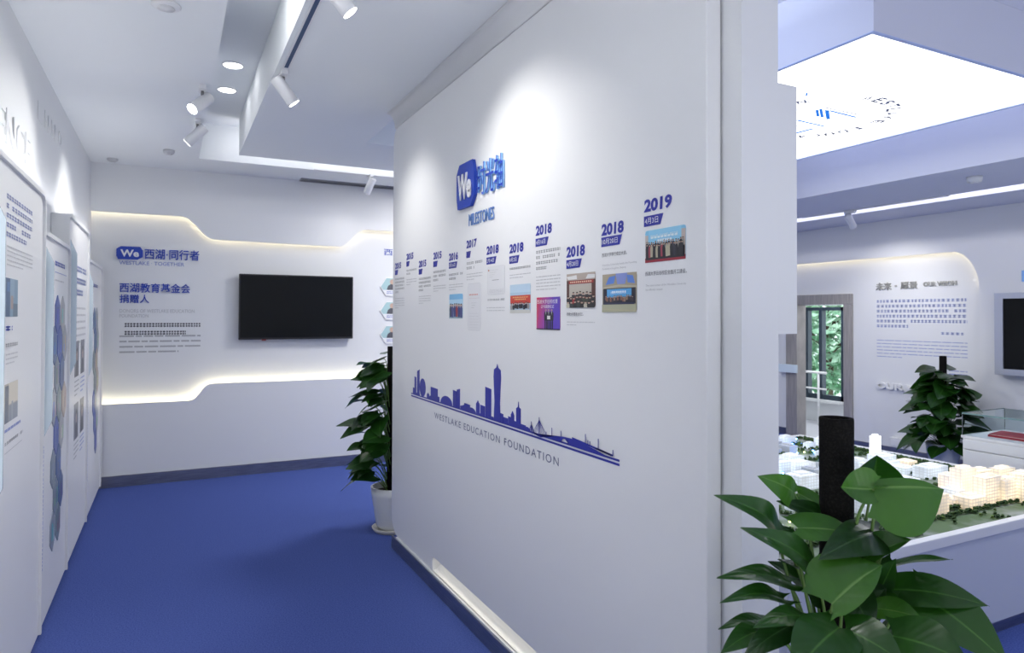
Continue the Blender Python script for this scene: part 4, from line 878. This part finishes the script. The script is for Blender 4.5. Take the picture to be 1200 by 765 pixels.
# avenues of model trees, hedges, lakes and lamps
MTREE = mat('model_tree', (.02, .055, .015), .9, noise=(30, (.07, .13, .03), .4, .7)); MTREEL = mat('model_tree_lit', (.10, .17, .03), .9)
def trees(name, spots, m, r0=.012):
    g = G()
    for x, y in spots:
        r = r0*rnd.uniform(.7, 1.35); h = r*1.9; c = Vector((x, y, GZ))
        vs = [c+Vector((r*math.cos(a*1.257+x), r*math.sin(a*1.257+x), h*.25)) for a in range(5)]+[c+Vector((r*.8*math.cos(a*1.257+.6), r*.8*math.sin(a*1.257+.6), h*.75)) for a in range(5)]+[c+Vector((0, 0, h))]
        g.add(vs, [(a, (a+1) % 5, 5+(a+1) % 5, 5+a) for a in range(5)]+[(5+a, 5+(a+1) % 5, 10) for a in range(5)]+[(4, 3, 2, 1, 0)])
    return tag(g.obj(name, m, tb), kind='stuff')
def free(x, y): return TX0+.06 < x < TX1-.06 and TY0+.06 < y < TY1-.06 and not any(abs(x-a) < c/2 and abs(y-b) < d/2 for a, b, c, d in placed)
sp1 = [(x, TY0+.30+.015*math.sin(x*3)+rnd.uniform(-.012, .012)) for x in [TX0+.06+.0085*i for i in range(310)]]
sp1 += [(x, TY0+.22+rnd.uniform(-.008, .008)) for x in [TX0+.06+.014*i for i in range(190)]]
sp1 += [(TX1-.09+rnd.uniform(-.01, .01), y) for y in [TY0+.3+.011*i for i in range(165)]]+[(TX1-.13+rnd.uniform(-.01, .01), y) for y in [TY0+.3+.02*i for i in range(90)]]
sp1 += [(x, TY1-.09+rnd.uniform(-.012, .012)) for x in [TX0+.06+.014*i for i in range(190)]]
trees('avenue_trees', [s for s in sp1 if free(*s)], MTREE)
cl = []
for k in range(230):
    cx_, cy_ = rnd.uniform(TX0+.1, TX1-.1), rnd.uniform(TY0+.07, TY1-.1)
    cl += [(cx_+rnd.gauss(0, .035), cy_+rnd.gauss(0, .02)) for _ in range(9)]
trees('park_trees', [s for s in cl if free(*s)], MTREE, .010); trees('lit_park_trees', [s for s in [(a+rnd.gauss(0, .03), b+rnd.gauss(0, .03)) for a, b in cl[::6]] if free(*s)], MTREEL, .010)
WATER = mat('model_water', (.03, .10, .42), .15, emit=(.05, .22, 1), estr=.9)
for wp in ([(2.95, 2.03), (3.35, 2.05), (3.38, 2.10), (2.95, 2.10)], [(4.1, 3.2), (4.5, 3.0), (4.55, 3.06), (4.15, 3.28)], [(3.9, 3.95), (4.75, 3.9), (4.75, 3.96), (3.9, 4.02)], [(3.55, 2.95), (3.95, 2.7), (4.0, 2.75), (3.6, 3.02)], [(3.85, 2.55), (4.25, 2.28), (4.3, 2.33), (3.9, 2.6)]):
    G().prism(wp, (0, 0, GZ), (1, 0, 0), (0, 1, 0), (0, 0, 1), .003).obj('model_canal', WATER, tb)
g = G()
for k in range(46):
    x, y = (rnd.uniform(3.6, 4.8), rnd.uniform(3.4, 4.08)) if k < 30 else (rnd.uniform(2.9, 4.9), rnd.uniform(2.1, 3.6))
    if free(x, y): g.lathe([(0, .0), (.005, .002), (.006, .010), (0, .013)], (x, y, GZ+.012), 6)
tag(g.obj('blue_model_lamps', mat('blue_led', (.1, .3, 1), .4, emit=(.10, .30, 1), estr=14), tb), kind='stuff')
g = G()
for k in range(40):
    x, y = rnd.uniform(2.6, 4.9), rnd.uniform(2.1, 4.08)
    if free(x, y): g.lathe([(0, 0), (.004, .002), (.005, .008), (0, .011)], (x, y, GZ+.012), 6)
tag(g.obj('warm_model_lamps', mat('warm_led', (1, .9, .3), .4, emit=(.9, 1, .25), estr=7), tb), kind='stuff')
area('model_underlight', (3.7, 3.0, GZ+.35), 1.6, .001, (1, .9, .7))
bpy.data.objects.remove(bpy.data.objects['model_underlight'])

# ================================================================== PLANTS
def leaf_data(name, L, Wd, droop, fold, mt, lobe=.14, wave=.0, ns=5, nt_=9, curl=0, skew=0):
    """heart-shaped leaf from the origin along +X, blade facing +Z; L long, Wd half width"""
    vs = []; uv = []; fs = []
    for i in range(nt_+1):
        t = i/nt_
        f = (t**.52)*((1-t)**1.05)/.363 if t > 0 else 0
        f = max(f, .62-1.2*t) if t < .12 else f
        for j in range(-ns, ns+1):
            s = j/ns; side = 1+skew*(1 if s > 0 else -1)
            y = s*Wd*f*side
            x = L*t - lobe*L*abs(s)**1.4*(1-t)**3*1.3
            z = -droop*L*t*t + fold*abs(y) - curl*abs(s)**2*Wd*f + wave*L*math.sin(t*9+s*2.2)*abs(s)
            vs.append((x, y, z)); uv.append(((s+1)/2, t))
    m = 2*ns+1
    for i in range(nt_):
        for j in range(m-1): fs.append((i*m+j, (i+1)*m+j, (i+1)*m+j+1, i*m+j+1))
    me = bpy.data.meshes.new(name); me.from_pydata(vs, [], fs); me.materials.append(mt); ul = me.uv_layers.new(name='UVMap')
    for lp in me.loops: ul.data[lp.index].uv = uv[lp.vertex_index]
    for p in me.polygons: p.use_smooth = True
    me.update(); return me
def frame_at(P, X, N):
    X = X.normalized(); N = (N-X*N.dot(X)).normalized(); Y = N.cross(X)
    return Matrix(((X.x, Y.x, N.x, P.x), (X.y, Y.y, N.y, P.y), (X.z, Y.z, N.z, P.z), (0, 0, 0, 1)))
def put(me, M4, parent, name='leaf'):
    o = bpy.data.objects.new(name, me); C.objects.link(o); o.parent = parent; o.matrix_parent_inverse = parent.matrix_world.inverted(); o.matrix_basis = M4; return o
def stem(pts, parent, r=.004, m=STEM, name='leaf_stalk'):
    P = [Vector(p) for p in pts]; out = []
    for i in range(7):
        t = i/6; out.append(P[0]*(1-t)**2+P[1]*2*t*(1-t)+P[2]*t*t)
    return G().tube(out, [r*(1-.35*i/6) for i in range(7)], 6).obj(name, m, parent, True)

# --- near plant, in front of the partition's end
pc = deep(981, 600, 1.42); PXc, PYc = pc.x, pc.y
np_ = empty('potted_plant', (PXc, PYc, 0), 'large green climbing plant with broad leaves on a black pole in the foreground', 'potted plant')
topz = deep(979, 491, 1.42).z
G().tube([(PXc-.004, PYc, .30), (PXc-.002, PYc, .9), (PXc-.002, PYc, topz)], [.031, .033, .034], 28, cap=False).obj('moss_pole', MOSS, np_, True)
G().lathe([(.034, 0), (.033, .003), (.026, .003), (.024, -.004), (0, -.004)], (PXc-.002, PYc, topz), 28).obj('pole_cap', MOSS, np_, True)
G().lathe([(0, .02), (.125, .02), (.15, .06), (.178, .30), (.185, .36), (.17, .36), (.165, .32), (0, .32)], (PXc, PYc, 0), 36).obj('pot', POTW, np_, True)
G().lathe([(0, 0), (.17, 0), (.19, .025), (.18, .028), (.16, .012), (0, .012)], (PXc, PYc, 0), 36).obj('saucer', POTW, np_, True)
G().lathe([(.165, .325), (0, .335)], (PXc, PYc, 0), 24).obj('soil', SOIL, np_)
core = lambda z: Vector((PXc, PYc, z))
def Lq(x, y): return (800+x/2.685, 480+y/2.685)
# (base, tip, half-width in detail pixels, depth at base, depth at tip, facing: toward camera / up / sideways, droop, fold, material, skew)
near = [
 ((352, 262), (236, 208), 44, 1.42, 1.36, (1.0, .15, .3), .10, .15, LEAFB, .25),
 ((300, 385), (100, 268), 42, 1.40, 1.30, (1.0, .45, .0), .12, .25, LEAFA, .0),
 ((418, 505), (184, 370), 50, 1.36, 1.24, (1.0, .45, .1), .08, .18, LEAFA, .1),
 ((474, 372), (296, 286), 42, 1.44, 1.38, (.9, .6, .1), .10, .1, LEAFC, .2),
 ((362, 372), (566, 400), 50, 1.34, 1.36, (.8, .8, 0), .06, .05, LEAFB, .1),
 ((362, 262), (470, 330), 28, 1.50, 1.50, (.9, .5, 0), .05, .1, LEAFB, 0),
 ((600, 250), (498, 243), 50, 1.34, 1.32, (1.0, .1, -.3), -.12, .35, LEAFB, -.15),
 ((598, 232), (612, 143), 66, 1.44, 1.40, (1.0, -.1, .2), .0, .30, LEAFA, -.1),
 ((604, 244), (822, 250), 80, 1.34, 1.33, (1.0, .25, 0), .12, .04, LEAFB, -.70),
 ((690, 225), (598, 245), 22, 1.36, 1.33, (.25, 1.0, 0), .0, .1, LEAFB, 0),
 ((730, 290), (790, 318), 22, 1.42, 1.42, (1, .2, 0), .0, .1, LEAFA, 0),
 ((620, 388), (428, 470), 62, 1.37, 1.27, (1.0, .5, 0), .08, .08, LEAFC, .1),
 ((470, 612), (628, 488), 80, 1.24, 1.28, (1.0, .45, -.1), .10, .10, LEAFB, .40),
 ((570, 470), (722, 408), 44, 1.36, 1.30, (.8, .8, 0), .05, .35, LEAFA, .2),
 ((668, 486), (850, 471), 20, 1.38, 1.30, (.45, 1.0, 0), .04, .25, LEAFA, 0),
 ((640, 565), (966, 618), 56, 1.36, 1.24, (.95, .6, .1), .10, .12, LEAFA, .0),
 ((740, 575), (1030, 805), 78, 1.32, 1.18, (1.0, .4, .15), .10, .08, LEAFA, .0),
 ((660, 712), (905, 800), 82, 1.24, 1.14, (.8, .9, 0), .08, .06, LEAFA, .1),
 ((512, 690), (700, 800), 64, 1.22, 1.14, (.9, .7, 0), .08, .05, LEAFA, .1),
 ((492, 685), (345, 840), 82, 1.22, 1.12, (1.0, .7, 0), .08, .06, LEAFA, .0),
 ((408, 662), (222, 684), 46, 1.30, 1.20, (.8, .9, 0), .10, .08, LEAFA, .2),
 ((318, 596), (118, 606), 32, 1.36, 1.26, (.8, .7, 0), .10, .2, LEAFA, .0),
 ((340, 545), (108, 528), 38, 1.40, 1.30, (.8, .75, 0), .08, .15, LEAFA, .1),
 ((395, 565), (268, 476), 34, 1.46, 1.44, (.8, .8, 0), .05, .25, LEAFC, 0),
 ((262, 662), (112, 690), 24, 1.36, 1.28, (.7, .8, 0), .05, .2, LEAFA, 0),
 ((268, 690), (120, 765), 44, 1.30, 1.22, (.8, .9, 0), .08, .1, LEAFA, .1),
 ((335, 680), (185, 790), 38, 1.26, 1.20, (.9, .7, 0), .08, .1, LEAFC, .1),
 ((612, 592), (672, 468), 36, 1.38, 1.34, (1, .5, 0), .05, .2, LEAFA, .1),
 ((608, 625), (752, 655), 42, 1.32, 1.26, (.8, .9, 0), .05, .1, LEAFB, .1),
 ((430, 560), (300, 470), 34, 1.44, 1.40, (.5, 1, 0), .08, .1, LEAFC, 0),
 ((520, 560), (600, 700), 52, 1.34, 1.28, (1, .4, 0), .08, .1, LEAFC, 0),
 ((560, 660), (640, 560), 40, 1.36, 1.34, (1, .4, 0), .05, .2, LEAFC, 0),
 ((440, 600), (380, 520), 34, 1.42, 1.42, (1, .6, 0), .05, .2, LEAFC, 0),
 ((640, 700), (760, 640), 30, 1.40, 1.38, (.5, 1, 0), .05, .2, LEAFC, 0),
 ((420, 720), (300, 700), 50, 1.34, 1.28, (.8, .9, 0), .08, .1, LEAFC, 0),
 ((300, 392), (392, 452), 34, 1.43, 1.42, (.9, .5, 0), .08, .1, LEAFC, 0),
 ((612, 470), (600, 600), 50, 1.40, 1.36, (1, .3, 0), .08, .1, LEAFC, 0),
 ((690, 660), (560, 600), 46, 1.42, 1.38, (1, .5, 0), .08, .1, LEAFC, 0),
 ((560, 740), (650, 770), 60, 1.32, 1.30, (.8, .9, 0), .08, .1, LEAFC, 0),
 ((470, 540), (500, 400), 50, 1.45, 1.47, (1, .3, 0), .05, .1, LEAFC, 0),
]
side = RT.copy()
for i, (b_, t_, hw, db, dt, fc, dr, fo, mt_, skw) in enumerate(near):
    A, B = deep(*Lq(*b_), db), deep(*Lq(*t_), dt); X = B-A; L_ = X.length; tc_ = (Vector((0, 0, EYE))-(A+B)/2).normalized()
    N = tc_*fc[0]+Vector((0, 0, 1))*fc[1]+side*fc[2]
    me = leaf_data('leaf', L_, hw/2.685*(db+dt)/2/FPX*1.12, 0, fo, mt_, wave=.012, skew=skw, ns=6, nt_=14, lobe=.16)
    # bow the blade between base and tip without moving them
    for v in me.vertices:
        t = v.co.x/L_; v.co.z += dr*L_*math.sin(math.pi*max(0, min(1, t)))*1.0
    put(me, frame_at(A, X, N), np_)
    zc = max(.36, A.z-.28-.1*random.random()); foot = core(zc)+(A-core(A.z)).normalized()*.035; foot.z = zc
    mid = (A*.6+foot*.4)+Vector((0, 0, .06))-(X.normalized())*.04
    stem([foot, mid, A+X*.02], np_, .0042)
# leaves of the lower plant, below the frame and behind
rl_ = random.Random(5); protoA = [leaf_data('leaf', .19, .058, .18, .12, m_, wave=.012, ns=4) for m_ in (LEAFA, LEAFC, LEAFA)]
for k in range(34):
    a = rl_.uniform(0, 6.283); z = rl_.uniform(.48, .88); r0 = rl_.uniform(.06, .12); d = Vector((math.cos(a), math.sin(a), 0)); P = core(z)+d*r0
    if d.dot(Vector((.0, 1, 0))) < -.6 and z > .8: continue
    put(protoA[k % 3], frame_at(P, d+Vector((0, 0, rl_.uniform(-.5, .2))), Vector((0, 0, 1))+d*.4), np_); stem([core(max(.34, z-.2))+d*.03, core(z)+d*r0*.4, P], np_, .004)

def bushy(name, cx_, cy_, label, z0, z1, rad, n, seed, ok=lambda p: True, psize=1.0, poletop=1.4, poler=.04, lsz=.17):
    e = empty(name, (cx_, cy_, 0), label, 'potted plant'); rn = random.Random(seed); c = lambda z: Vector((cx_, cy_, z))
    G().tube([c(.25), c(poletop)], poler, 20).obj('moss_pole', MOSS, e, True)
    G().lathe([(0, .02), (.10, .02), (.118, .05), (.150, .26), (.157, .33), (.145, .33), (.14, .28), (0, .28)], c(0), 32).obj('pot', POTW, e, True)
    G().lathe([(0, 0), (.13, 0), (.148, .03), (.14, .033), (.12, .012), (0, .012)], c(0), 32).obj('saucer', mat('cream_plastic', (.62, .60, .54), .4), e, True)
    G().lathe([(.14, .285), (0, .29)], c(0), 20).obj('soil', SOIL, e)
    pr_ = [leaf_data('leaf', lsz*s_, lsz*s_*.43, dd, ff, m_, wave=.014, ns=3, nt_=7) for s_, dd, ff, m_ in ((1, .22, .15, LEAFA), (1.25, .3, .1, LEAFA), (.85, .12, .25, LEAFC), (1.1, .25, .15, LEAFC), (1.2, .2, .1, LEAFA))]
    for k in range(n):
        t = (k+.5)/n; z = z0+(z1-z0)*t; a = k*2.399+rn.uniform(-.4, .4)
        rr = rad*(1-.55*t**1.6)*rn.uniform(.50, .95); d = Vector((math.cos(a), math.sin(a), 0)); P = c(z+rn.uniform(-.03, .05))+d*max(.05, rr*.55)
        X = d+Vector((0, 0, rn.uniform(-.50, .30)))+Vector((-d.y, d.x, 0))*rn.uniform(-.4, .4); N = Vector((0, 0, 1))+d*.95+Vector((-d.y, d.x, 0))*rn.uniform(-.5, .5)
        if not (ok(P) and ok(P+X.normalized()*lsz*1.2) and ok(P+X.normalized()*lsz*.6)): continue
        put(pr_[rn.randrange(5)], frame_at(P, X, N), e); stem([c(max(.29, z-.18))+d*poler, c(z)+d*rr*.3, P], e, .0035)
    return e
bushy('potted_plant', 1.50, 4.87, 'green plant in a white pot behind the far end of the partition', .38, 1.30, .50, 130, 3, ok=lambda p: not (p.y < 4.62 and p.x > 1.30), poletop=1.37, lsz=.17)
rp_ = at(1105, 417, 0, 7.05)
bushy('potted_plant', 7.05, rp_.y, 'green plant on a black pole beside the right wall, behind the city model', .30, 1.06, .47, 120, 9, ok=lambda p: p.x < RI-.05, poletop=rp_.z, poler=.033, lsz=.19)

# ================================================================== OUTSIDE: trees seen through the landing window
def tree(x, y, h, r, label, seed):
    e = empty('garden_tree', (x, y, -1.5), label, 'tree', 'trees outside the landing window'); rn = random.Random(seed)
    G().tube([(x, y, -1.5), (x+.1, y, h*.4), (x, y+.1, h*.8)], [.14, .10, .05], 8).obj('trunk', BARK, e, True)
    for k in range(5):
        a = k*1.3; G().tube([(x, y, h*.35+k*.15), (x+r*.6*math.cos(a), y+r*.6*math.sin(a), h*.55+k*.2)], [.05, .02], 6).obj('branch', BARK, e, True)
    g = G()
    for k in range(3600):
        v = Vector((rn.gauss(0, 1), rn.gauss(0, 1), rn.gauss(0, 1))).normalized()*r*rn.uniform(.35, 1)**.6; v.z *= 1.2
        P = Vector((x, y, h*.55))+v; a = Vector((rn.gauss(0, 1), rn.gauss(0, 1), rn.gauss(0, 1))).normalized(); b = a.orthogonal().normalized(); s = rn.uniform(.06, .13)
        g.add([P-a*s, P+b*s*.5, P+a*s, P-b*s*.5], [(0, 1, 2, 3)])
    tag(g.obj('foliage', TREEG, e), kind='stuff')
tree(12.2, 9.5, 2.1, 1.15, 'leafy green tree outside the window beyond the doorway, left one', 1)
tree(13.2, 12.2, 2.4, 1.3, 'leafy green tree outside the window beyond the doorway, right one', 2)
tree(17.6, 14.4, 2.6, 2.0, 'taller leafy tree farther out behind the two garden trees', 3)
